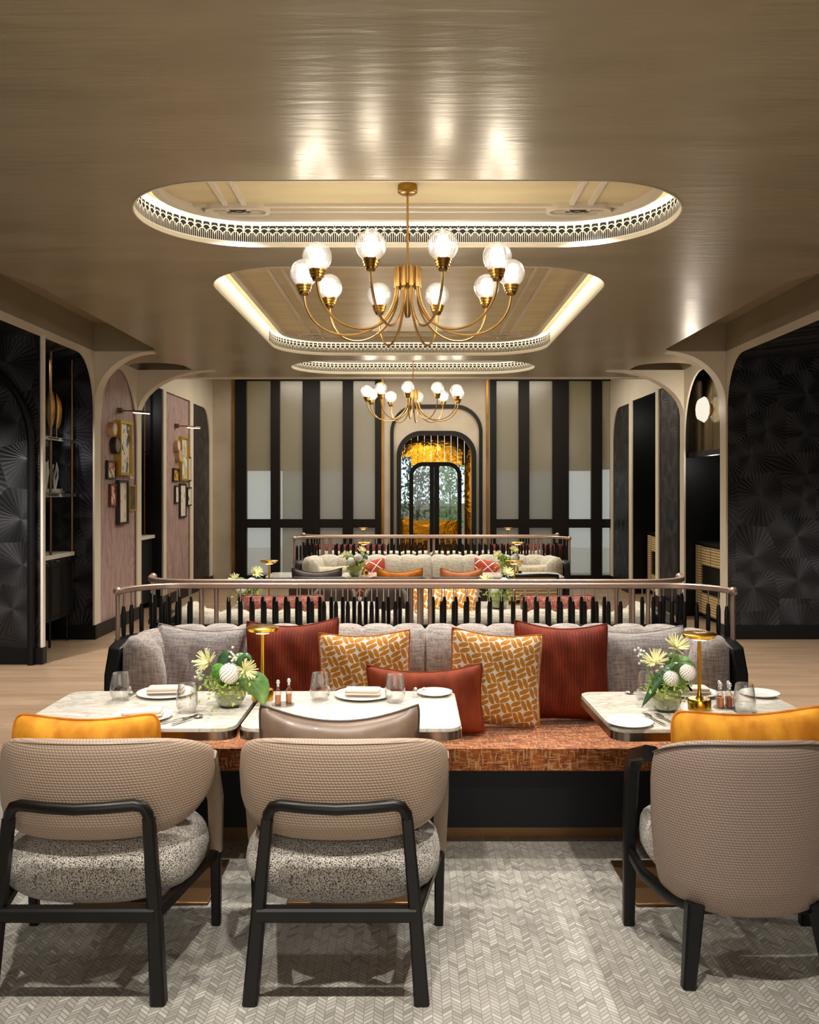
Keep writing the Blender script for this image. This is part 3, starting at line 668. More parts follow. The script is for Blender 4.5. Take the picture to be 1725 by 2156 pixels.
# ------------------------------------------------------------------ chandeliers
def chandelier(loc, label, phase, power):
    t_ = thing('chandelier', label, 'chandelier', loc, phase, 'globe chandeliers in the ceiling recesses')
    # local z=0 at ceiling recess top
    q = MB(); q.lathe([(.001, 0), (.052, 0), (.054, -.01), (.054, -.038), (.045, -.045), (.001, -.046)], n=28); q.build('canopy', 'antique_brass', t_)
    q = MB(); q.tube([(0, 0, -.04), (0, 0, -.48)], .0065, 10); q.lathe([(.001, -.30), (.009, -.30), (.009, -.26), (.001, -.26)], n=12); q.build('rod', 'brass', t_)
    q = MB(); q.lathe([(.001, -.455), (.058, -.455), (.058, -.545), (.001, -.545)], n=20); q.lathe([(.001, -.5), (.018, -.5), (.018, -.70), (.012, -.72), (.001, -.725)], n=16)
    for k in range(10):
        a = 2 * pi * k / 10; q.lathe([(.001, -.45), (.014, -.45), (.014, -.56), (.001, -.56)], (.062 * cos(a), .062 * sin(a), 0), n=10)
    q.build('hub', 'brass', t_)
    RR = .565; zc = -.62
    P0, P1, P2, P3 = (.062, -.55), (.07, -.90), (.565, -.90), (.565, -.585)
    am = None
    for k in range(10):
        a = 2 * pi * k / 10
        if am is None:
            q = MB(); pts = []
            for i in range(25):
                u = i / 24; c0, c1, c2, c3 = (1 - u) ** 3, 3 * u * (1 - u) ** 2, 3 * u * u * (1 - u), u ** 3
                pts.append((c0 * P0[0] + c1 * P1[0] + c2 * P2[0] + c3 * P3[0], 0, c0 * P0[1] + c1 * P1[1] + c2 * P2[1] + c3 * P3[1]))
            q.tube(pts, .0068, 10, up=(0, 1, 0)); am = q.build('arm', 'brass', t_); cur = am
            q = MB(); q.lathe([(.001, -.60), (.02, -.60), (.026, -.59), (.026, -.582), (.034, -.58), (.034, -.568), (.039, -.566), (.039, -.554), (.043, -.552), (.043, -.543), (.03, -.541), (.001, -.541)], (.565, 0, 0), n=22); q.build('lamp_cup', 'antique_brass', am)
            q = MB(); q.lathe([(.03, -.545)] + [(.075 * sin(R(b_)), -.478 - .075 * cos(R(b_))) for b_ in range(28, 181, 8)], (.565, 0, 0), n=28); q.build('globe_shade', 'globe_glass', am)
            q = MB(); q.lathe([(.001, -.541), (.014, -.541), (.014, -.52), (.02, -.50), (.021, -.475), (.014, -.455), (.001, -.448)], (.565, 0, 0), n=14); q.build('light_bulb', 'bulb', am)
        else: cur = dup(am, parent=t_)
        cur.rotation_euler = (0, 0, a)
        aa = a + phase
        lamp('chandelier_bulb_light', 'POINT', (loc[0] + .565 * cos(aa), loc[1] + .565 * sin(aa), loc[2] - .478), power, WARM, .03)
    return t_
chandelier((-.03, 4.8, 3.262), 'large brass chandelier with ten glass globes hanging from the front ceiling recess', 0, 4.5)
chandelier((.0, 10.69, 3.262), 'smaller looking brass globe chandelier hanging far back in front of the arch', R(12), 4.5)

# ------------------------------------------------------------------ sofas
def sofa_path(hw, yf, yb, r, n=8, step=.03):
    """points of a horseshoe open to -y: from left front to right front"""
    pts = [(-hw, yf)]
    pts += [(-hw + r - r * cos(R(a)), yb - r + r * sin(R(a))) for a in [90 * k / n for k in range(n + 1)]]
    pts += [(hw - r + r * sin(R(a)), yb - r + r * cos(R(a))) for a in [90 * k / n for k in range(n + 1)]]
    pts += [(hw, yf)]
    ac = [0]
    for a, b_ in zip(pts, pts[1:]): ac.append(ac[-1] + math.dist(a, b_))
    def at(s_):
        s_ = max(0, min(ac[-1], s_))
        for i in range(len(pts) - 1):
            if ac[i + 1] >= s_ - 1e-9: break
        t = (s_ - ac[i]) / max(1e-9, ac[i + 1] - ac[i]); a, b_ = pts[i], pts[i + 1]
        tx, ty = b_[0] - a[0], b_[1] - a[1]; l_ = math.hypot(tx, ty) or 1
        return Vector((a[0] + tx * t, a[1] + ty * t, 0)), Vector((-ty / l_, tx / l_, 0))  # normal pointing outward (back)
    return at, ac[-1]
def make_sofa(label, fabric, seat, loc, rz, hw=1.55):
    t_ = thing('banquette_sofa', label, 'sofa', loc, rz, 'curved back banquettes with spindle rails')
    # tufted back
    at, tot = sofa_path(hw - .165, .40, .80, .22)
    nch = 2 * round((tot / 2) / .172); pitch = tot / nch
    nS = nch * 8; rings = []
    for i in range(nS + 1):
        s_ = tot * i / nS; p, n_ = at(s_); ph = (s_ / pitch) % 1; puff = abs(sin(pi * ph)) ** .5
        if i == nS // 2: puff = -.6
        e = min(1, min(s_, tot - s_) / .07); e = math.sqrt(max(.05, 1 - (1 - e) ** 2))
        prof = [(-.03, .40), (-.065, .55), (-.05, .70), (-.03, .80), (.0, .855), (.05, .88), (.10, .868), (.125, .82), (.13, .60), (.13, .38)]
        ring = []
        for k, (o, z) in enumerate(prof):
            w_ = .022 * puff if k < 7 else 0
            oo = o - w_ * (1 if k < 4 else .2); zz = z + (.02 * (puff - 1) if 3 <= k <= 7 else 0)
            oo = .04 + (oo - .04) * e; zz = zz if k in (0, 9) else .40 + (zz - .40) * (.93 + .07 * e)
            ring.append(Vector((p.x + n_.x * oo, p.y + n_.y * oo, zz)))
        rings.append(ring)
    q = MB(); q.ring_sweep(rings); q.build('backrest', fabric, t_, ang=60)
    # seat cushion
    def rr(u, v, w_): return (u, v, w_)
    q = MB(); poly = rrect(0, .36, hw - .12, .37, .06, 5); q.prism(poly, rr, .352, .452); q.build('seat_cushion', seat, t_, bevel=.022, seg=3)
    q = MB(); q.box(-hw + .06, hw - .06, .045, .90, .08, .35); q.build('base', 'black_paint', t_)
    q = MB(); q.box(-hw + .1, hw - .1, .13, .86, 0, .08); q.build('plinth', 'bronze', t_)
    # side panels
    for s in (-1, 1):
        q = MB(); q.prism([(.36, .06), (.40, .70), (.46, .815), (.56, .835), (.98, .80), (.98, .06)], lambda u, v, w_: (w_, u, v), s * (hw - .035), s * (hw + .035)); q.build('side_panel', 'black_wood', t_, bevel=.012)
    at2, tot2 = sofa_path(hw + .08, .74, 1.03, .28, 10)
    q = MB(); q.tube([at2(tot2 * k / 90)[0] + Vector((0, 0, 1.062)) for k in range(91)], .0155, 10, sq=(1.1, 1)); 
    for e in (0, tot2): q.sphere(at2(e)[0] + Vector((0, 0, 1.064)), .024, 12, 8)
    rail = q.build('top_rail', 'rose_bronze', t_)
    q = MB(); q.tube([at2(.0 + (tot2) * k / 90)[0] + Vector((0, 0, .80)) for k in range(91)], .016, 8, sq=(1, .9)); q.build('lower_rail', 'black_wood', t_)
    # spindles and posts
    spin = None; post = None
    half = tot2 / 2
    ss = []; posts = []
    for s in (-1, 1):
        posts.append(half + s * .03)
        k = 0; x = .03
        for k in range(16): x += .067; ss.append(half + s * x)
        x += .07; posts.append(half + s * x); x += .085; posts.append(half + s * x)
        while x < half - .09: x += .067; ss.append(half + s * x)
    posts += [.004, tot2 - .004]
    for s_ in ss:
        p = at2(s_)[0]
        if spin is None:
            q = MB(); q.lathe([(.009, .80), (.0125, .84), (.0125, .945), (.008, .975), (.001, .976)], n=8); q.cur = 1; q.lathe([(.0035, .97), (.0035, 1.055)], n=6)
            spin = q.build('spindle', ['black_wood', 'nickel'], t_); c = spin
        else: c = dup(spin, parent=t_)
        c.location = p
    for s_ in posts:
        p = at2(s_)[0]
        if post is None:
            q = MB(); q.lathe([(.0125, .60), (.0125, 1.058)], n=10); post = q.build('post', 'rose_bronze', t_); c = post
        else: c = dup(post, parent=t_)
        c.location = p
    return t_
s1 = make_sofa('grey linen banquette with rust woven seat, nearest the camera', 'grey_linen', 'rust_seat', (.065, 3.92, 0), 0)
s2 = make_sofa('cream channelled banquette facing away, back to back with the grey one', 'cream_linen', 'cream_linen', (.02, 6.19, 0), pi)
s3 = make_sofa('cream channelled banquette facing the camera in the middle distance', 'cream_linen', 'cream_linen', (.21, 9.05, 0), 0, 1.45)
s4 = make_sofa('cream banquette farthest back, facing the arch', 'cream_linen', 'cream_linen', (.21, 11.35, 0), pi, 1.45)

# ------------------------------------------------------------------ cushions
def pillow(name, label, w_, h_, t, mt, loc, lean=12, roll=0, yaw=0, sag=0, piping=None, grp=None, pinch=.085, rnd=.045):
    q = MB(); N = 22
    def pt(u, v, side):
        a, b_ = u * 2 - 1, v * 2 - 1
        x = w_ / 2 * a * (1 - pinch * (1 - b_ * b_)); z = h_ / 2 * b_ * (1 - pinch * .8 * (1 - a * a))
        cr = min(1, (abs(a) ** 10 + abs(b_) ** 10)); x *= 1 - rnd * (abs(a * b_) ** 5); z *= 1 - rnd * (abs(a * b_) ** 5)
        z -= sag * (1 - a * a) * (b_ + 1) / 2
        y = side * t / 2 * ((1 - a ** 4) * (1 - b_ ** 4)) ** .6 if abs(a) < 1 and abs(b_) < 1 else 0
        y += .006 * sin(9 * a + 5 * b_) * (1 - a * a) * (1 - b_ * b_)
        return Vector((x, y, z + h_ / 2))
    q.grid(lambda u, v: pt(u, v, -1), N, N); q.grid(lambda u, v: pt(u, v, 1), N, N, True)
    o = q.build(name, mt, ang=80)
    edge = [pt(k / N, 0, 0) for k in range(N)] + [pt(1, k / N, 0) for k in range(N)] + [pt(1 - k / N, 1, 0) for k in range(N)] + [pt(0, 1 - k / N, 0) for k in range(N)]
    p_ = MB(); p_.tube(edge, .0045, 6, closed=True); p_.build('piping', piping or mt, o)
    o.rotation_euler = (Matrix.Rotation(R(yaw), 3, 'Z') @ Matrix.Rotation(R(-lean), 3, 'X') @ Matrix.Rotation(R(roll), 3, 'Y')).to_euler()
    o.location = loc
    return tag(o, label, 'cushion', grp)
g1 = 'cushions along the grey banquette'
SY = 4.36
def PX(px, d): return (px - 870) / F * d
pillow('cushion', 'grey linen cushion at the left end of the near banquette', .50, .46, .15, 'pillow_grey', (PX(405, 4.5), 4.46, .46), 16, 2, -8, .02, grp=g1)
pillow('cushion', 'grey linen cushion at the right end of the near banquette, behind the flowers', .50, .45, .15, 'pillow_grey', (PX(1368, 4.5), 4.46, .46), 16, -2, 8, .02, grp=g1)
pillow('cushion', 'rust ribbed velvet cushion behind the left gold table lamp', .50, .50, .15, 'rust_velvet', (PX(614, 4.4), 4.41, .46), 14, -3, -6, .03, grp=g1)
pillow('cushion', 'rust ribbed velvet cushion right of the gold leaf print cushions', .50, .50, .15, 'rust_velvet', (PX(1182, 4.4), 4.36, .455), 14, 3, 6, .03, grp=g1)
pillow('cushion', 'gold and white leaf print cushion on the left, behind the napkin plate', .47, .46, .14, 'leaf_print', (PX(772, 4.3), 4.27, .46), 13, -2, 0, .02, 'amber_velvet', grp=g1)
pillow('cushion', 'gold and white leaf print cushion on the right, fully in view', .47, .47, .14, 'leaf_print', (PX(1035, 4.3), 4.24, .458), 13, 5, 3, .02, 'amber_velvet', grp=g1)
pillow('cushion', 'small oblong rust velvet cushion lying in front of the leaf print pair', .57, .335, .13, 'rust_plain', (PX(897, 4.1), 4.09, .458), 14, 0, 4, .035, grp=g1)
# second sofa cushions, seen from behind
g2 = 'cushions peeking over the cream banquette'
for px, y, w_, h_, mt, lb in ((592, 5.62, .55, .36, 'rust_dots', 'dark red dotted cushion at the left above the cream banquette back'), (1178, 5.62, .50, .36, 'rust_dots', 'dark red dotted cushion at the right above the cream banquette back'),
                          (938, 5.55, .44, .44, 'leaf_print', 'gold leaf print cushion showing between the middle spindles')):
    pillow('cushion', lb, w_, h_ + .12, .13, mt, (PX(px, y), y - .02, .46), -12, 0, 180, .0, grp=g2)
g3 = 'cushions on the far cream banquette'
for px, w_, h_, mt, lb, rl in ((690, .46, .34, 'cream_knit', 'cream knitted cushion at the left end of the far banquette', 0), (782, .40, .40, 'lattice_print', 'red cushion with white lattice lines, left of the middle', -8),
                          (1030, .42, .40, 'lattice_print', 'red cushion with white lattice lines, right of the middle', 8), (1120, .50, .36, 'cream_knit', 'cream knitted cushion at the right end of the far banquette', 0)):
    pillow('cushion', lb, w_, h_, .13, mt, (PX(px, 9.5), 9.5, .455), 14, rl, 0, .01, grp=g3)
g4 = 'dark red cushions on the farthest banquette'
for px, w_ in ((700, .5), (770, .5), (1075, .5), (1150, .45)):
    pillow('cushion', 'dark red cushion on the farthest banquette, %s' % {700: 'leftmost', 770: 'second from the left', 1075: 'second from the right', 1150: 'rightmost'}[px], w_, .50, .13, 'dark_red', (PX(px, 10.72), 10.72, .455), -12, 0, 180, .0, grp=g4)

# ------------------------------------------------------------------ chairs
def superell(q, c, rx, ry, rz_, e1=.55, e2=.6, nu=28, nv=14):
    def sg(x, p): return math.copysign(abs(x) ** p, x)
    rings = []
    for j in range(nv + 1):
        ph = -pi / 2 + pi * j / nv; rings.append([Vector((c[0] + rx * sg(cos(ph), e1) * sg(cos(2 * pi * i / nu), e2), c[1] + ry * sg(cos(ph), e1) * sg(sin(2 * pi * i / nu), e2), c[2] + rz_ * sg(sin(ph), e1 * 1.3))) for i in range(nu)])
    q.ring_sweep(rings)
def shell(q, hw, yb, yf, zt, zb, thick, amax, taper=0, bulge=.012, n=56):
    rings = []
    for i in range(n + 1):
        th = R(-amax + 2 * amax * i / n); s_, c_ = sin(th), cos(th)
        e = min(1, (1 - abs(2 * i / n - 1)) / .09); e = math.sqrt(max(.004, 1 - (1 - e) ** 2))
        a = abs(th) / R(amax)
        T, B = zt(a), zb(a); mid, hz = (T + B) / 2, (T - B) / 2 * (.35 + .65 * e)
        ring = []
        for k in range(16):
            f = 2 * pi * k / 16; kz = math.copysign(abs(sin(f)) ** .42, sin(f)); kt = math.copysign(abs(cos(f)) ** .75, cos(f))
            z = mid + hz * kz; rel = (z - zb(0)) / (zt(0) - zb(0)); sh = 1 - taper * max(0, 1 - rel) ** 1.5
            off = kt * thick / 2 * (.25 + .75 * e) + bulge * (1 - kz * kz)
            X_ = math.copysign(abs(s_) ** .86, s_) * hw * sh; Yv = yf - (yf - yb) * (math.copysign(abs(c_) ** .8, c_))
            nv_ = Vector((s_, -c_ if c_ > 0 else -c_ * .3, 0)).normalized()
            ring.append(Vector((X_ + nv_.x * off, Yv * (1 if sh > .99 else 1) + nv_.y * off + (1 - sh) * .12 * c_, z)))
        rings.append(ring)
    q.ring_sweep(rings)
def chair_a(label, loc):
    t_ = thing('lounge_chair', label, 'chair', loc, 0, 'taupe armchairs with open wooden back frame')
    q = MB(); shell(q, .333, -.155, .13, lambda a: .797 - .105 * a ** 2.6, lambda a: .470 + .11 * a ** 3, .055, 92, 0, .006)
    q.build('backrest', 'taupe_weave', t_, ang=70)
    pp = []
    for i in range(49):
        th = R(-84 + 168 * i / 48); s_, c_ = sin(th), cos(th); a = abs(th) / R(98); zt = .797 - .105 * a ** 2.6
        pp.append((math.copysign(abs(s_) ** .86, s_) * .342, .13 - .303 * abs(c_) ** .8, zt - .012))
    q = MB(); q.tube(pp, .003, 5); q.build('piping', 'taupe_leather', t_)
    q = MB(); superell(q, (.0, .080, .350), .335, .275, .118, .62, .78); q.build('seat', 'boucle', t_, ang=70)
    for s in (-1, 1):
        q = MB(); q.tube([(s * .267, -.25, 0), (s * .245, -.222, .3), (s * .222, -.205, .56)], [.024, .021, .018], sq=(1, 1)); q.build('leg', 'chair_wood', t_)
        q = MB(); q.tube([(s * .335, .25, 0), (s * .337, .235, .30)], [.016, .019], sq=(1, 1)); q.build('leg', 'chair_wood', t_)
        q = MB(); q.tube([(s * .337, .235, .28), (s * .342, .205, .48), (s * .334, .105, .668)], [.019, .022, .027], sq=(.9, 1.2)); tag(q.build('leg_wrap', 'taupe_leather', t_), 'taupe leather sleeve')
        q = MB(); q.tube([(s * .25, -.225, .268), (s * .33, .24, .27)], .018, sq=(1, 1)); q.build('side_rail', 'chair_wood', t_)
    bar = [(s * .222, -.205, .545) for s in (-1,)] + [(-.219, -.207, .575), (-.205, -.212, .598), (-.178, -.218, .606), (-.09, -.235, .603), (0, -.24, .60), (.09, -.235, .603), (.178, -.218, .606), (.205, -.212, .598), (.219, -.207, .575), (.222, -.205, .545)]
    q = MB(); q.tube(bar, .0185, 12); q.build('back_rail', 'chair_wood', t_)
    q = MB(); q.tube([(-.250, -.227, .268), (.250, -.227, .268)], .022, sq=(1, 1)); q.build('stretcher', 'chair_wood', t_)
    return t_
chair_a('taupe open-frame armchair holding a brown leather cushion, in the middle', (-.24, 2.995, 0))
chair_a('taupe open-frame armchair holding an orange velvet cushion, at the left edge', (-1.06, 2.995, 0))
t_ = thing('tub_chair', 'taupe tub chair with full rounded back holding a yellow velvet cushion, at the right', 'chair', (1.12, 2.995, 0), 0)
q = MB(); shell(q, .292, -.155, .09, lambda a: .792 - .09 * a ** 2.6, lambda a: .215 + .035 * a ** 2, .05, 82, .09, .008); q.build('backrest', 'taupe_weave_dark', t_, ang=70)
pp = []
for i in range(49):
    th = R(-76 + 152 * i / 48); s_, c_ = sin(th), cos(th); pp.append((math.copysign(abs(s_) ** .86, s_) * .31, .09 - .26 * abs(c_) ** .8, .780 - .09 * (abs(th) / R(82)) ** 2.6))
q = MB(); q.tube(pp, .0035, 5); q.build('piping', 'umber', t_)
q = MB(); superell(q, (0, .125, .372), .302, .165, .095, .4, .5); q.build('seat', 'boucle', t_, ang=70)
for s in (-1, 1):
    q = MB(); q.tube([(s * .325, .25, 0), (s * .325, .235, .4), (s * .322, .215, .58), (s * .318, .17, .645), (s * .30, .05, .69)], [.018, .021, .022, .024, .026], sq=(1, 1.1)); q.build('arm_leg', 'black_wood', t_)
    q = MB(); q.tube([(s * .235, -.165, 0), (s * .20, -.12, .25)], [.021, .028], sq=(1, 1)); q.build('leg', 'black_wood', t_)
q = MB(); q.tube([(-.325, .235, .28), (-.31, .1, .25), (-.26, -.02, .235), (-.2, -.1, .23), (.2, -.1, .23), (.26, -.02, .235), (.31, .1, .25), (.325, .235, .28)], .017, sq=(.8, 1.2)); q.build('seat_rail', 'black_wood', t_)
pillow('cushion', 'brown leather cushion on the middle armchair', .56, .43, .12, 'brown_leather', (-.25, 2.955, .452), 5, 0, 0, .055, 'umber', None, .06)
pillow('cushion', 'orange velvet cushion on the left armchair', .51, .41, .12, 'orange_velvet', (-1.105, 2.955, .452), 4, 0, 0, .035, 'amber_velvet', None, .03, .11)
pillow('cushion', 'yellow orange velvet cushion on the right tub chair', .56, .42, .13, 'orange_velvet', (1.165, 2.975, .455), 4, -2, 0, .035, 'amber_velvet', None, .03, .11)

# distant chairs
def simple_chair(label, loc, rz, mt, rattan=False, hw=.27):
    t_ = thing('dining_armchair', label, 'chair', loc, rz)
    if rattan:
        q = MB(); q.tube([(-.27, .1, .5), (-.28, -.1, .70), (-.25, -.2, .79), (-.15, -.235, .80), (.15, -.235, .80), (.25, -.2, .79), (.28, -.1, .70), (.27, .1, .5)], .018, 8); q.build('back_frame', 'black_wood', t_)
        q = MB(); q.grid(lambda u, v: (-.25 + .5 * u, -.22 + .03 * abs(2 * u - 1) ** 2, .5 + .29 * v), 10, 4); q.grid(lambda u, v: (-.25 + .5 * u, -.214 + .03 * abs(2 * u - 1) ** 2, .5 + .29 * v), 10, 4, True); q.build('backrest', 'rattan', t_)
    else:
        q = MB(); shell(q, hw, -.155, .12, lambda a: .78 - .05 * max(0, (a - .6) / .4) ** 1.5, lambda a: .42 + .08 * a ** 2, .06, 85, .1, .012, 28); q.build('backrest', mt, t_, ang=70)
    q = MB(); superell(q, (0, .05, .38), hw - .02, .27, .08, .5, .6, 20, 10); q.build('seat', 'boucle', t_, ang=70)
    for sx_ in (-1, 1):
        for sy_ in (-.2, .23):
            q = MB(); q.tube([(sx_ * (hw - .03), sy_, 0), (sx_ * (hw - .05), sy_ * .9, .34)], [.018, .022], sq=(1, 1)); q.build('leg', 'black_wood', t_)
for px, d, lb, m_, ra in ((672, 8.45, 'armchair with a dark brown cushion, back to the camera, at the left far table', 'umber', False), (838, 8.45, 'armchair with an orange cushion, back to the camera, at the far table', 'umber', False),
                      (965, 8.45, 'armchair with a peach cushion, back to the camera, at the far table', 'umber', False), (1112, 8.5, 'black framed rattan back chair at the right far table', 'rattan', True)):
    simple_chair(lb, (PX(px, d), d, 0), 0, m_, ra)
gg = 'cushions on the far chairs'
for px, w_, mt, lb in ((667, .50, 'umber', 'dark brown cushion on the leftmost far chair'), (842, .46, 'amber_velvet', 'orange velvet cushion on a far chair left of centre'), (972, .42, 'peach_velvet', 'peach velvet cushion on a far chair right of centre')):
    pillow('cushion', lb, w_, .415, .11, mt, (PX(px, 8.42), 8.42, .45), 3, 0, 0, .04, grp=gg)
for px, lb in ((705, 'dark taupe armchair facing the camera, seen through the railing left of centre'), (812, 'dark taupe armchair facing the camera, seen through the railing near the centre')):
    simple_chair(lb, (PX(px, 7.3), 7.3, 0), pi, 'umber', False, .17)

# ------------------------------------------------------------------ tables
def make_table(label, cx_, cy_, hx, hy, rz=0, ztop=.74, plate_dy=.12, grp='marble dining tables'):
    t_ = thing('dining_table', label, 'table', (cx_, cy_, 0), rz, grp)
    q = MB(); q.prism(rrect(0, 0, hx - .004, hy - .004, .06, 8), lambda u, v, w_: (u, v, w_), ztop - .012, ztop); q.build('tabletop', 'marble', t_)
    q = MB(); q.prism(rrect(0, 0, hx, hy, .062, 8), lambda u, v, w_: (u, v, w_), ztop - .042, ztop - .012); q.build('edge_band', 'steel_edge', t_)
    q = MB(); q.lathe([(.035, .012), (.035, ztop - .06), (.12, ztop - .05), (.12, ztop - .042)], (0, plate_dy, 0), n=16); q.build('pedestal', 'black_paint', t_)
    q = MB(); pw = min(.26, hx - .03); q.box(-pw, pw, plate_dy - .2, plate_dy + .2, 0, .012); q.build('foot_plate', 'bronze', t_, bevel=.003)
    return t_
make_table('white marble table at the left, holding the flower vase', -1.05, 3.47, .405, .30)
make_table('white marble table in the middle, beside the brown leather cushion', -.228, 3.47, .407, .30)
make_table('white marble table at the right, holding flowers and the gold lamp', 1.115, 3.465, .405, .30, R(1.5))
gt = 'dining tables farther back'
for px, lb in ((560, 'dining table behind the railing at the left'), (730, 'dining table behind the railing left of centre'), (1060, 'dining table behind the railing right of centre'), (1200, 'dining table behind the railing at the right')):
    make_table(lb, PX(px, 6.55), 6.55, .24, .26, 0, .74, 0, gt)
for px, lb in ((640, 'far marble table at the left, edge just above the railing'), (795, 'far marble table left of centre, holding small white bouquet'), (1020, 'far marble table right of centre'), (1130, 'far marble table at the right behind the rattan chair')):
    make_table(lb, PX(px, 8.95), 8.95, .25 if px > 1000 else .36, .27, 0, .74, 0, gt)

# ------------------------------------------------------------------ tableware
TZ = .74
def tumbler(label, px, py):
    x, y = G(px, py, TZ); t_ = thing('drinking_glass', label, 'glass', (x, y, TZ), 0, 'stemless tumblers on the near tables')
    q = MB(); q.lathe([(.001, .006), (.028, .006), (.040, .03), (.041, .05), (.036, .085), (.031, .112), (.0325, .112), (.0375, .085), (.0425, .05), (.0415, .028), (.030, 0), (.001, 0)], n=32)
    q.build('bowl', 'clear_glass', t_)
    return t_
g_ = [(254, 1474, 'clear tumbler at the far left corner of the left table'), (394, 1500, 'clear tumbler in front of the left plate with napkin'), (674, 1474, 'clear tumbler between the oil bottle and the middle napkin plate'),
      (832, 1478, 'clear tumbler just above the brown leather cushion, right of the napkin'), (1568, 1500, 'clear tumbler right of the oil bottles on the right table'), (1362, 1472, 'clear tumbler behind the dark leaf of the right bouquet')]
for a, b_, c in g_: tumbler(c, a, b_)
def plate(label, px, py, r=.095, nap=None, rot=0):
    x, y = G(px, py, TZ); t_ = thing('dinner_plate' if r > .08 else 'side_plate', label, 'plate', (x, y, TZ), 0, 'white plates on the near tables')
    q = MB(); q.lathe([(.001, .004), (r * .6, .004), (r * .7, .008), (r, .014), (r * 1.01, .0115), (r * .7, .001), (r * .55, 0), (.001, 0)], n=40); q.build('dish', 'china', t_)
    if nap:
        n_ = thing('folded_napkin', nap, 'napkin', (x, y, TZ + .0145), rot, 'folded napkins on plates')
        q = MB(); q.prism(rrect(0, 0, .075, .045, .012, 4), lambda u, v, w_: (u, v, w_), 0, .007); q.build('lower_fold', 'napkin', n_, bevel=.002)
        q = MB(); q.prism(rrect(-.002, .004, .072, .042, .012, 4), lambda u, v, w_: (u, v, w_ + .06 * abs(u) * .2), .0075, .016); q.build('upper_fold', 'napkin', n_, bevel=.002)
plate('white plate under the napkin at the left table', 350, 1462, .12, 'beige folded napkin left of the flowers', .1)
plate('white plate under the napkin at the middle table', 765, 1466, .12, 'beige folded napkin left of the small bud glasses', -.05)
plate('small white side plate at the right end of the middle table', 915, 1462, .075)
plate('small white side plate at the front left of the right table', 1326, 1525, .085)
plate('white plate at the back right corner of the right table', 1600, 1464, .08)
plate('white plate behind the gold lamp on the right table', 1455, 1462, .11, 'pale folded napkin behind the right gold lamp', 0)
plate('white plate near the orange cushion on the left table', 300, 1512, .11, 'beige folded napkin above the orange cushion', .2)
def cutlery(kind, label, x, y, ang, L_=.19):
    t_ = thing(kind, label, 'cutlery', (x, y, TZ), ang, 'silver cutlery on the near tables')
    q = MB(); q.tube([(0, -L_ / 2, .004), (0, -L_ * .1, .005), (0, L_ * .18, .007)], [.006, .004, .0028], 8, sq=(1, .4)); q.build('handle', 'chrome', t_)
    q = MB()
    if kind == 'fork':
        q.tube([(0, L_ * .16, .007), (0, L_ * .28, .008)], [.004, .011], 8, sq=(1, .25))
        for k in (-1.5, -.5, .5, 1.5): q.tube([(k * .0055, L_ * .27, .008), (k * .0055, L_ * .5, .011)], .0016, 6)
        q.build('tines', 'chrome', t_)
    elif kind == 'spoon':
        q.sphere((0, L_ * .33, .008), .019, 14, 8, (1, 1, .3)); q.build('spoon_bowl', 'chrome', t_)
    else:
        q.prism([(-.004, L_ * .12), (.009, L_ * .12), (.01, L_ * .4), (.0, L_ * .52), (-.004, L_ * .4)], lambda u, v, w_: (u, v, w_), .004, .0065); q.build('blade', 'chrome', t_)
x, y = G(373, 1518, TZ); cutlery('knife', 'silver knife left of the spoon by the orange cushion', x, y, R(-42), .16)
x, y = G(396, 1518, TZ); cutlery('spoon', 'silver spoon on the left table by the orange cushion', x, y, R(-30), .16)
x, y = G(1356, 1517, TZ); cutlery('knife', 'small silver knife resting by the side plate on the right table', x, y, R(25), .11)
x, y = G(1379, 1518, TZ); cutlery('fork', 'silver fork right of the side plate', x, y, R(14), .15)
x, y = G(1404, 1518, TZ); cutlery('fork', 'silver fork nearest the yellow cushion', x, y, R(14), .15)
x, y = G(205, 1455, TZ) ; 
x, y = G(278, 1464, TZ); cutlery('fork', 'silver fork beside the left napkin plate', x, y, R(-4), .14)
x, y = G(1345, 1463, TZ); cutlery('spoon', 'silver spoon at the back edge of the right table', x, y, R(60), .12)

def oil_set(label, px, py, n, cols):
    x, y = G(px, py, TZ); t_ = thing('cruet_set', label, 'cruet', (x, y, TZ))
    q = MB(); q.lathe([(.001, 0), (.045, 0), (.045, .004), (.001, .004)], n=20); q.build('tray', 'nickel', t_)
    for k in range(n):
        a = 2 * pi * k / n + .6; bx, by = .024 * cos(a) * (1 if n > 1 else 0), .024 * sin(a) * (1 if n > 1 else 0)
        q = MB(); q.lathe([(.001, .004), (.0125, .004), (.013, .05), (.012, .058), (.005, .066), (.005, .078)], (bx, by, 0), n=14); bt = q.build('bottle', 'clear_glass', t_)
        q = MB(); q.lathe([(.001, .006), (.0112, .006), (.0112, .042), (.001, .042)], (bx, by, 0), n=12); q.build('oil', cols[k % len(cols)], bt)
        q = MB(); q.lathe([(.001, .078), (.006, .078), (.004, .084), (.008, .092), (.006, .101), (.001, .104)], (bx, by, 0), n=10); q.build('stopper', 'silver_white', bt)
oil_set('pair of small oil bottles standing right of the left gold lamp', 597, 1484, 2, ['amber_oil', 'peach_velvet'])
oil_set('cruet of four oil bottles between the gold lamp and the tumbler', 1526, 1490, 4, ['amber_oil', 'red_oil'])
for px, lb in ((875, 'tiny glass salt cellar nearest the tumbler'), (893, 'tiny glass salt cellar beside the side plate')):
    x, y = G(px, 1468, TZ); t_ = thing('salt_cellar', lb, 'salt cellar', (x, y, TZ)); q = MB(); q.lathe([(.001, 0), (.011, 0), (.009, .008), (.014, .02), (.012, .03), (.001, .03)], n=12); q.build('jar', 'clear_glass', t_)
    q = MB(); q.lathe([(.001, .03), (.006, .03), (.007, .038), (.001, .042)], n=10); q.build('cap', 'silver_white', t_)
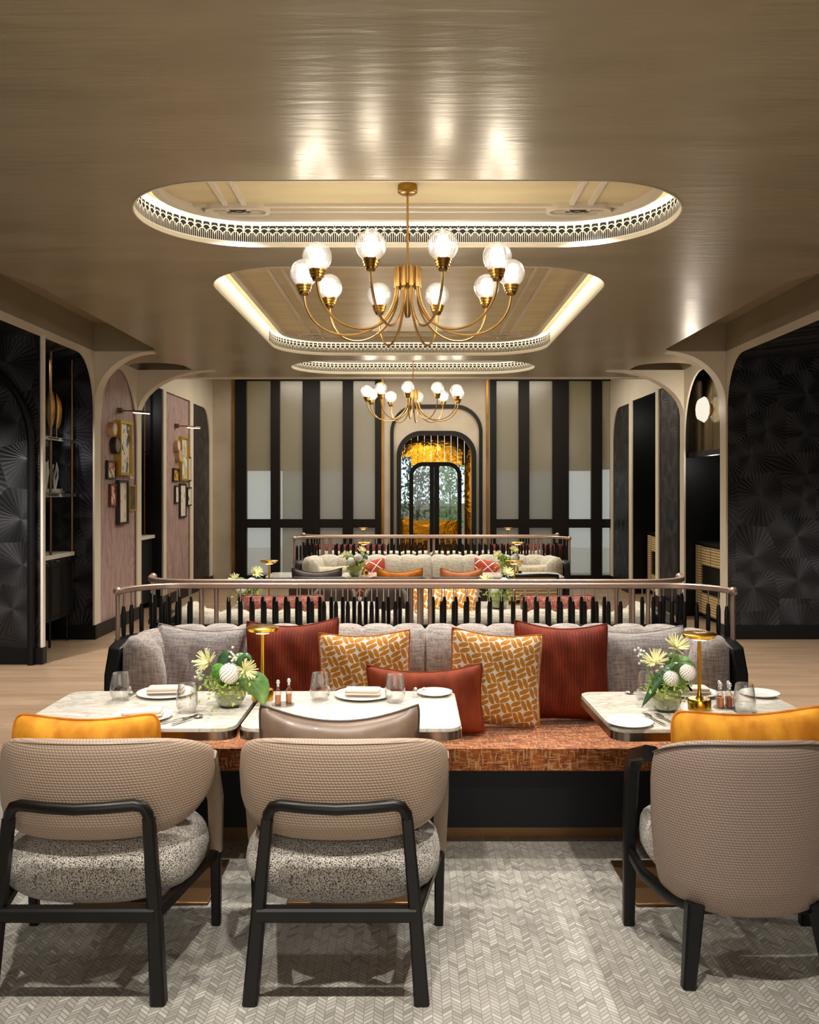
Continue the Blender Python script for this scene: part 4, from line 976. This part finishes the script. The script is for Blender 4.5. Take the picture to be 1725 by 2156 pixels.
def gold_lamp(label, px, py, h=.30, z=TZ, loc=None, power=1.2):
    x, y = G(px, py, z) if loc is None else loc
    t_ = thing('table_lamp', label, 'lamp', (x, y, z), 0, 'slim gold table lamps')
    q = MB(); q.lathe([(.001, 0), (.045, 0), (.045, .036), (.042, .04), (.001, .04)], n=28); q.build('base', 'gold', t_)
    q = MB(); q.lathe([(.018, .038), (.009, .05), (.007, .08), (.007, h - .02), (.012, h - .006)], n=14); q.build('pole', 'gold', t_)
    q = MB(); q.lathe([(.001, h - .012), (.03, h - .012), (.062, h - .002), (.068, h + .01), (.06, h + .014), (.001, h + .014)], n=36); q.build('lamp_shade', 'gold', t_)
    q = MB(); q.lathe([(.008, h - .0135), (.028, h - .0135), (.028, h - .0125), (.008, h - .0125)], n=20); q.build('light_ring', 'lens_glow', t_)
    return t_
gold_lamp('slim gold table lamp behind the left bouquet', 553, 1472, .285)
gold_lamp('slim gold table lamp on the right table behind the yellow cushion', 1473, 1492, .285)

def bouquet(label, x, y, z, spec, scale=1, lean=0):
    t_ = thing('flower_arrangement', label, 'flowers', (x, y, z), 0)
    sc = scale
    q = MB(); q.lathe([(.001, 0), (.03 * sc, 0), (.05 * sc, .015 * sc), (.062 * sc, .045 * sc), (.058 * sc, .075 * sc), (.048 * sc, .09 * sc), (.001, .085 * sc)], n=32); q.build('vase', 'vase_glass', t_)
    q = MB(); q.lathe([(.001, .002 * sc), (.028 * sc, .002 * sc), (.048 * sc, .016 * sc), (.055 * sc, .032 * sc), (.001, .036 * sc)], n=24); q.build('wrapped_leaf', 'dark_leaf', t_)
    # fluffy lime filler
    q = MB()
    for k in range(420):
        a = random.uniform(0, 6.28); rr_ = abs(random.gauss(0, .052)) * sc; p = Vector((rr_ * cos(a) + spec.get('fx', 0), rr_ * sin(a), (.112 - rr_ / sc * .25 + random.gauss(0, .02)) * sc)) 
        if spec.get('side'): p.x += -random.random() * .05 * sc; p.z -= random.random() * .03 * sc
        d = Vector((random.gauss(0, 1), random.gauss(0, 1), random.gauss(.4, 1))).normalized() * .014 * sc; s_ = d.cross(Vector((.3, .5, .8))).normalized() * .006 * sc
        q.add([p - s_, p + d, p + s_, p - d * .5], [(0, 1, 2, 3)])
    o = q.build('filler_foliage', 'lime', t_); o['kind'] = 'stuff'
    for (dx, dy, dz_, r) in spec['pompons']:
        q = MB(); q.sphere((0, 0, 0), r * .86, 16, 10)
        for k in range(150):
            zz = 1 - 2 * (k + .5) / 150; rad = math.sqrt(1 - zz * zz); a = k * 2.39996; n_ = Vector((rad * cos(a), rad * sin(a), zz)); u_ = n_.cross(Vector((0, .1, 1))).normalized() * r * .12; v_ = n_.cross(u_).normalized() * r * .13
            c = n_ * r * .9; q.add([c - u_, c - v_ * 1.2, c + u_ + n_ * r * .07, c + v_ + n_ * r * .1], [(0, 1, 2, 3)])
        q.build('flower', 'petal_white', t_, loc=(dx, dy, dz_), ang=30)
    for (dx, dy, dz_, r, ax, ay) in spec['mums']:
        q = MB(); dirn = Vector((ax, -.5, ay)).normalized(); u_ = dirn.cross(Vector((0, 0, 1))).normalized(); v_ = dirn.cross(u_).normalized()
        for k in range(34):
            a = 2 * pi * k / 34 * 3.0 + random.uniform(-.1, .1); el = random.uniform(.05, .9); e = (u_ * cos(a) + v_ * sin(a)) * cos(el) + dirn * sin(el)
            q.tube([Vector((0, 0, 0)), e * r * .5 + dirn * r * .1, e * r * (.9 + .2 * random.random()) + dirn * r * .25], [.0025 * sc, .0034 * sc, .002 * sc], 5)
        q.build('flower', 'petal_cream', t_, loc=(dx, dy, dz_))
        q = MB(); q.tube([(dx, dy, dz_), (dx * .6, dy, dz_ * .6 + .04), (dx * .15, dy * .2, .08 * sc)], .0022 * sc, 6); q.build('stem', 'stem', t_)
    for p0_, p1_, p2_, wd, mt in spec['leaves']:
        q = MB(); P_ = [Vector(p0_), Vector(p1_), Vector(p2_)]; n = 12; row = []
        for i in range(n + 1):
            u = i / n; c = P_[0] * (1 - u) ** 2 + P_[1] * 2 * u * (1 - u) + P_[2] * u * u; t2 = ((P_[1] - P_[0]) * (1 - u) + (P_[2] - P_[1]) * u).normalized()
            sd = t2.cross(Vector((0, -1, .2))).normalized(); w2 = wd * math.sin(pi * min(1, .06 + u * .94)) ** .7 * (1 if u < .6 else (1 - (u - .6) * .9))
            row.append([c + sd * w2, c + Vector((0, -.006, 0)), c - sd * w2])
        vs = [p for r_ in row for p in r_]; q.add(vs, [(i * 3 + j, i * 3 + j + 1, (i + 1) * 3 + j + 1, (i + 1) * 3 + j) for i in range(n) for j in (0, 1)])
        o = q.build('leaf', mt, t_); md = o.modifiers.new('s', 'SOLIDIFY'); md.thickness = .0008
    for (dx, dy, dz_) in spec.get('buds', ()):
        q = MB()
        for k in range(7): q.sphere((random.gauss(0, .009), random.gauss(0, .006), random.gauss(0, .012)), .0052, 8, 6)
        q.build('berry_cluster', 'petal_white', t_, loc=(dx, dy, dz_))
        q = MB(); q.tube([(dx, dy, dz_), (dx * .4, dy * .5, .1 * sc)], .002, 5)
        for k in range(6):
            a = random.uniform(0, 6.28); p = Vector((dx, dy, dz_ - .012)); d = Vector((cos(a), sin(a), .3)) * .016; s_ = Vector((-sin(a), cos(a), 0)) * .004; q.add([p, p + d * .5 + s_, p + d, p + d * .5 - s_], [(0, 1, 2, 3)])
        q.build('bud_stem', 'leaf_green', t_)
    return t_
x, y = G(485, 1487, TZ)
bq = bouquet('bouquet with one white ranunculus and pale daisies in a green vase, left table', x, y, TZ, dict(side=True,
    pompons=[(.008, -.045, .14, .042)],
    mums=[(-.085, -.01, .175, .052, -.5, .5), (.062, -.03, .15, .045, .6, .2)],
    leaves=[((.03, -.01, .09), (.13, -.01, .13), (.135, -.02, -.0), .05, 'leaf_green'), ((-.02, .02, .1), (-.04, .02, .2), (.0, .02, .215), .03, 'dark_leaf'), ((.0, .02, .12), (.07, .02, .26), (.09, .0, .15), .012, 'dark_leaf'), ((.01, .03, .1), (.03, .03, .2), (.05, .03, .2), .03, 'leaf_green')],
    buds=[(.01, -.01, .205), (-.12, -.02, .13), (-.115, -.02, .115), (.02, -.01, .19)]))
q = MB(); superell(q, (-.042, -.02, .145), .03, .026, .03, .9, .9, 16, 10); q.build('moss_ball', 'moss', bq)
x, y = G(1402, 1496, TZ)
bouquet('bouquet with two white pompon flowers and spider mums in a green vase, right table', x, y, TZ, dict(
    pompons=[(.008, -.045, .135, .031), (.078, -.03, .155, .033)],
    mums=[(-.045, -.02, .19, .05, -.2, .9), (.04, 0, .245, .05, .1, .7)],
    leaves=[((.03, .02, .09), (.08, .03, .17), (.12, .02, .13), .075, 'leaf_green'), ((.01, -.03, .17), (-.03, -.03, .14), (-.105, -.04, .02), .022, 'dark_leaf'), ((-.02, .0, .09), (.0, .0, .17), (.05, -.01, .19), .018, 'dark_leaf'), ((.04, .02, .15), (.03, .02, .22), (.02, .02, .2), .03, 'leaf_green')],
    buds=[(-.105, -.01, .225), (-.095, -.01, .205), (-.02, -.01, .16)]))
sm = dict(pompons=[(-.035, -.04, .15, .045), (.04, -.04, .19, .042)], mums=[(-.09, 0, .2, .05, -.4, .7), (.06, 0, .25, .05, .4, .7)],
    leaves=[((.0, .02, .1), (-.06, .02, .24), (-.09, .0, .16), .04, 'leaf_green'), ((.0, .02, .1), (.1, .02, .24), (.12, .0, .16), .04, 'dark_leaf')], buds=[(.1, -.01, .16)])
bouquet('white and green bouquet behind the railing at the left', PX(522, 6.4), 6.4, TZ, sm, 1.25)
bouquet('white and green bouquet behind the railing right of centre', PX(1050, 6.4), 6.4, TZ, sm, 1.25)
bouquet('small white bouquet on the far table left of centre', PX(748, 8.8), 8.8, TZ, sm, 1.2)
bouquet('leafy bouquet with white blooms on the far table at the right', PX(1068, 8.8), 8.8, TZ, dict(sm, pompons=[(.07, -.04, .18, .04), (.075, -.04, .12, .036)]), 1.3)
for px, d, lb in ((567, 6.6, 'slim gold table lamp behind the railing at the left'), (1083, 6.6, 'slim gold table lamp behind the railing right of centre'), (767, 8.95, 'slim gold table lamp on the far table left of centre'), (1090, 8.95, 'slim gold table lamp on the far table at the right')):
    gold_lamp(lb, 0, 0, .32, TZ, (PX(px, d), d))
for px, d in ((765, 12.4), (1070, 12.4)):
    make_table('table beyond the farthest railing, %s' % ('left' if px < 900 else 'right'), PX(px, d), d, .35, .3, 0, .74, 0, gt); gold_lamp('gold table lamp far back near the windows, %s' % ('left' if px < 900 else 'right'), 0, 0, .32, TZ, (PX(px, d), d))
    simple_chair('rust armchair beyond the farthest railing, %s' % ('left' if px < 900 else 'right'), (PX(px, 13.1), 13.1, 0), pi, 'dark_red')

# ------------------------------------------------------------------ left shelf alcove
t_ = thing('sideboard', 'black panelled sideboard with pale stone top in the left alcove', 'cabinet', (-3.66, 8.83, 0))
q = MB(); q.box(-.42, 0, -.60, .60, .27, .90); q.build('body', 'black_paint', t_)
q = MB(); q.box(-.44, .025, -.62, .62, .90, .945); q.build('countertop', 'counter_stone', t_, bevel=.004)
for k in range(4):
    y0 = -.60 + k * .30; q = MB(); q.box(0, .018, y0 + .008, y0 + .292, .28, .89); dr = q.build('door', 'black_paint', t_, bevel=.004)
    q = MB(); 
    for a in (.03, .045): q.tube([(.02, y0 + a, .28 + a), (.02, y0 + .3 - a, .28 + a), (.02, y0 + .3 - a, .86 - a), (.02, y0 + a, .86 - a)], .004, 6, closed=True)
    q.build('moulding', 'black_wood', dr)
    q = MB(); q.tube([(.03, y0 + .11, .875), (.03, y0 + .19, .875)], .006, 6); q.build('handle', 'bronze', dr)
for y_ in (-.5, -.25, .1, .55):
    for x_ in (-.38, -.03): q = MB(); q.tube([(x_, y_, 0), (x_, y_, .28)], .014, 8); q.build('leg', 'black_wood', t_)
t_ = thing('shelf_unit', 'bronze pole shelf unit with two glass shelves above the sideboard', 'shelf', (-3.63, 8.83, .945))
for y_ in (.03, .585):
    for x_ in (-.02, -.38): q = MB(); q.tube([(x_, y_, 0), (x_, y_, 2.05)], .014, 8); q.build('pole', 'bronze', t_)
for z in (.60, 1.17):
    q = MB(); q.box(-.40, .02, -.6, .60, z, z + .012); sh = q.build('shelf', 'shelf_glass', t_)
    q = MB()
    for x_ in (-.40, .015): q.box(x_ - .006, x_ + .006, -.6, .6, z - .015, z); q.box(x_ - .004, x_ + .004, -.6, .6, z + .013, z + .02)
    q.build('shelf_rail', 'chrome', sh)
# things on the shelves
def leaf_sculpture(label, y_, h):
    t2 = thing('leaf_sculpture', label, 'sculpture', (-3.8, y_, .945 + 1.19))
    q = MB(); q.lathe([(.001, 0), (.03, 0), (.03, .012), (.001, .012)], n=16); q.build('base', 'antique_brass', t2)
    q = MB(); q.tube([(0, 0, .01), (0, 0, .14)], .004, 8); q.build('stem', 'brass', t2)
    q = MB(); n = 24
    def lf(u, v, s):
        zz = .12 + h * v; wd = .05 * sin(pi * (.04 + .96 * v)) ** .6 * (1 + .03 * sin(60 * v)); a = (u * 2 - 1)
        return Vector((wd * a, .012 * s * (1 - a * a) + .02 * a * a, zz))
    q.grid(lambda u, v: lf(u, v, 1), 8, n); q.grid(lambda u, v: lf(u, v, -1), 8, n, True); q.build('leaf', 'brass', t2)
leaf_sculpture('tall beaten brass leaf sculpture on the upper glass shelf', 9.2, .42); leaf_sculpture('brass leaf sculpture behind the front shelf pole', 9.38, .38)
for y_, lb in ((9.15, 'white branching coral ornament left on the lower shelf'), (9.39, 'white branching coral ornament right of the front pole')):
    t2 = thing('coral_ornament', lb, 'ornament', (-3.82, y_, .945 + .625))
    q = MB(); q.box(-.08, .08, -.06, .06, 0, .022); q.box(-.06, .06, -.045, .045, .022, .045); q.build('plinth', 'ivory', t2)
    q = MB()
    for k in range(7):
        a = random.uniform(0, 6.28); p = [(0, 0, .04)]
        for j in range(4): p.append((p[-1][0] + .014 * cos(a + j), p[-1][1] + .014 * sin(a + j * 1.7), p[-1][2] + random.uniform(.05, .08)))
        q.tube(p, [.012, .010, .009, .007, .004], 7)
    q.build('branches', 'silver_white', t2)
# second left alcove: counter and shelf
t_ = thing('sideboard', 'black sideboard with stone top in the second left alcove', 'cabinet', (-3.55, 11.55, 0))
q = MB(); q.box(-.4, 0, -.44, .44, .1, .95); q.build('body', 'black_paint', t_); q = MB(); q.box(-.42, .03, -.45, .45, .95, .995); q.build('countertop', 'counter_stone', t_)
t_ = thing('shelf_unit', 'slender bronze shelf unit in the second left alcove', 'shelf', (-3.62, 11.55, .995))
for y_ in (-.3, .3): q = MB(); q.tube([(0, y_, 0), (0, y_, 1.9)], .012, 8); q.build('pole', 'bronze', t_)
for z in (.55, 1.12): q = MB(); q.box(-.3, .02, -.42, .42, z, z + .012); q.build('shelf', 'shelf_glass', t_)
# right rattan cabinets
def rattan_cab(label, y0, y1, px):
    t2 = thing('rattan_cabinet', label, 'cabinet', (px, (y0 + y1) / 2, 0)); h = (y1 - y0) / 2
    q = MB(); q.box(0.01, .27, -h, h, .05, .93); q.build('body', 'black_paint', t2)
    q = MB(); q.box(-.02, .28, -h, h, .93, .96)
    q.build('top', 'black_paint', t2)
    c1, c2 = -h + .24, h - .22
    for a, b_ in ((-h + .01, c1 - .02), (c2 + .02, h - .01)): q = MB(); q.box(-.012, .01, a, b_, .08, .91); q.build('side_panel', 'rattan', t2)
    m_ = (c1 + c2) / 2
    for a, b_ in ((c1, m_ - .01), (m_ + .01, c2)): q = MB(); q.box(-.012, .01, a, b_, .68, .90); d2 = q.build('drawer', 'rattan', t2); q = MB(); q.sphere((-.02, (a + b_) / 2, .86), .01, 8, 6); q.build('knob', 'chrome', d2)
    q = MB(); q.box(-.012, .01, c1, c2, .08, .33); q.build('lower_panel', 'rattan', t2)
rattan_cab('black cabinet with rattan panels in the nearer right alcove', 10.0, 11.15, 3.59)
rattan_cab('black cabinet with rattan panels in the farther right alcove', 12.3, 13.55, 3.62)
# brass mirror and sconces
t_ = thing('wall_mirror', 'tall brass toned mirror filling the arch above the right cabinet', 'mirror', (3.50, 10.27, 2.07))
q = MB(); q.box(0, .02, -.66, -.005, 0, 1.0); q.build('mirror_panel', 'brass_mirror', t_); q = MB(); q.box(0, .02, .005, .90, 0, 1.0); q.build('mirror_panel', 'brass_mirror', t_)
q = MB(); q.box(-.02, .06, -.66, .90, -.06, 0); q.build('ledge', 'black_paint', t_)
def sconce(label, x, y, z):
    t2 = thing('wall_sconce', label, 'wall lamp', (x, y, z))
    mx = Matrix.Rotation(R(-90), 4, 'Y')
    q = MB(); q.lathe([(.001, 0), (.075, 0), (.075, .015), (.03, .02), (.03, .05), (.001, .05)], n=18, mx=mx); q.build('wall_plate', 'brass', t2)
    q = MB(); q.lathe([(.001, .045), (.13, .045), (.155, .065), (.12, .13), (.06, .15), (.001, .155)], n=12, mx=mx); q.build('glass_shade', 'sconce_glow', t2)
    lamp('sconce_light', 'POINT', (x - .22, y, z), 7, WARM, .05)
sconce('glowing faceted glass sconce on the brass mirror at the right', 3.50, 10.38, 2.55)
# picture lights
XP = XL - .03
def picture_light(label, x, y, z, L_):
    t2 = thing('picture_light', label, 'wall lamp', (x, y, z))
    q = MB(); q.box(0, .05, -.035, .035, -.03, .03); q.build('wall_mount', 'bronze', t2)
    q = MB(); q.tube([(.04, 0, 0), (.30, 0, -.005)], .007, 8); q.build('arm', 'bronze', t2)
    q = MB(); q.tube([(.20, -L_, -.015), (.34, L_, -.015)], .013, 10); q.build('lamp_head', 'bronze', t2)
    q = MB(); q.tube([(.20, -L_, -.029), (.34, L_, -.029)], .006, 8); q.build('light_tube', 'lens_glow', t2)
    lamp('picture_light_lamp', 'SPOT', (x + .28, y, z - .04), 16, (1, .85, .65), .03, (0, R(-38), 0), 120, .8)
picture_light('bronze picture light over the nearer gallery panel', XP, 10.30, 2.53, .08)
picture_light('bronze picture light over the farther gallery panel', XP, 12.75, 2.53, .08)

# framed pictures, hung on the pink panels
XP = XL - .03
def pic(label, px0, px1, py0, py1, fr, am, wd=.018, nm='framed_picture', depth=.03):
    d0, d1 = -XP * F / (870 - px0), -XP * F / (870 - px1); dm = (d0 + d1) / 2
    z1, z0 = 1.6 - (py0 - 1032) * dm / F, 1.6 - (py1 - 1032) * dm / F
    t2 = thing(nm, label, 'picture', (XP, dm, (z0 + z1) / 2), 0, 'framed pictures on the pink panels'); hy, hz = (d1 - d0) / 2, (z1 - z0) / 2
    q = MB()
    q.box(0, depth, -hy, -hy + wd, -hz, hz); q.box(0, depth, hy - wd, hy, -hz, hz); q.box(0, depth, -hy + wd, hy - wd, -hz, -hz + wd); q.box(0, depth, -hy + wd, hy - wd, hz - wd, hz); q.build('frame', fr, t2)
    q = MB(); q.box(0, depth * .6, -hy + wd, hy - wd, -hz + wd, hz - wd); q.build('print', am, t2)
def disc(label, px, py, rpx, fr, face, nm='wall_disc', cat='wall ornament', depth=.06):
    d = -XP * F / (870 - px); z = 1.6 - (py - 1032) * d / F; r = rpx * d / F
    t2 = thing(nm, label, cat, (XP, d, z)); mx = Matrix.Rotation(R(90), 4, 'Y')
    q = MB(); q.lathe([(.001, 0), (r, 0), (r, depth), (r * .9, depth + .008), (r * .85, depth), (.001, depth)], n=28, mx=mx); q.build('rim', fr, t2)
    q = MB(); q.lathe([(.001, depth), (r * .78, depth), (r * .78, depth + .004), (.001, depth + .004)], n=24, mx=mx); q.build('face', face, t2)
disc('round tan wooden disc above the dark clock on the near gallery panel', 231, 904, 15, 'tan_wood', 'ivory'); disc('round dark framed clock left of the large gold framed print', 237, 938, 18, 'frame_dark', 'dial', 'wall_clock', 'clock')
pic('large gold framed blue and black print on the near panel', 242, 267, 887, 1001, 'frame_gold', 'art_print', .03, depth=.07)
pic('small black framed leaf drawing under the clock', 222, 240, 970, 1009, 'frame_dark', 'art_green'); pic('pale slim framed print right of the gold frame', 269, 277, 940, 1008, 'ivory', 'art_pale', .012)
pic('red framed print left of the tall dark frame', 228, 241, 1019, 1066, 'frame_red', 'art_red', .02); pic('tall dark framed drawing on pale paper, lowest on the near panel', 243, 263, 1011, 1104, 'frame_dark', 'art_pale', .028, depth=.05)
pic('olive picture in a gold frame at the lower right of the near panel', 268, 281, 1021, 1076, 'frame_gold', 'art_olive', .02)
disc('tan disc high on the far gallery panel', 368, 938, 12, 'tan_wood', 'ivory'); disc('tan disc beside the far blue print', 372, 960, 13, 'tan_wood', 'tan_wood')
pic('gold framed blue print on the far panel', 376, 391, 920, 1012, 'frame_gold', 'art_blue', .03, depth=.05); pic('small gold print at the left of the far panel', 362, 374, 986, 1014, 'frame_dark', 'art_gold')
pic('slim black framed print right of the far blue print', 392, 399, 962, 1013, 'frame_dark', 'art_pale'); pic('small black framed print low on the far panel', 366, 374, 1022, 1060, 'frame_dark', 'art_pale')
pic('tall dark framed drawing on the far panel', 376, 389, 1018, 1090, 'frame_dark', 'art_pale', .025); pic('small framed print at the lower right of the far panel', 392, 400, 1026, 1065, 'frame_dark', 'art_print')
for a in list(bpy.data.objects):
    if a.type == 'EMPTY' and a.get('kind') == 'structure' and 'label' in a: del a['label']
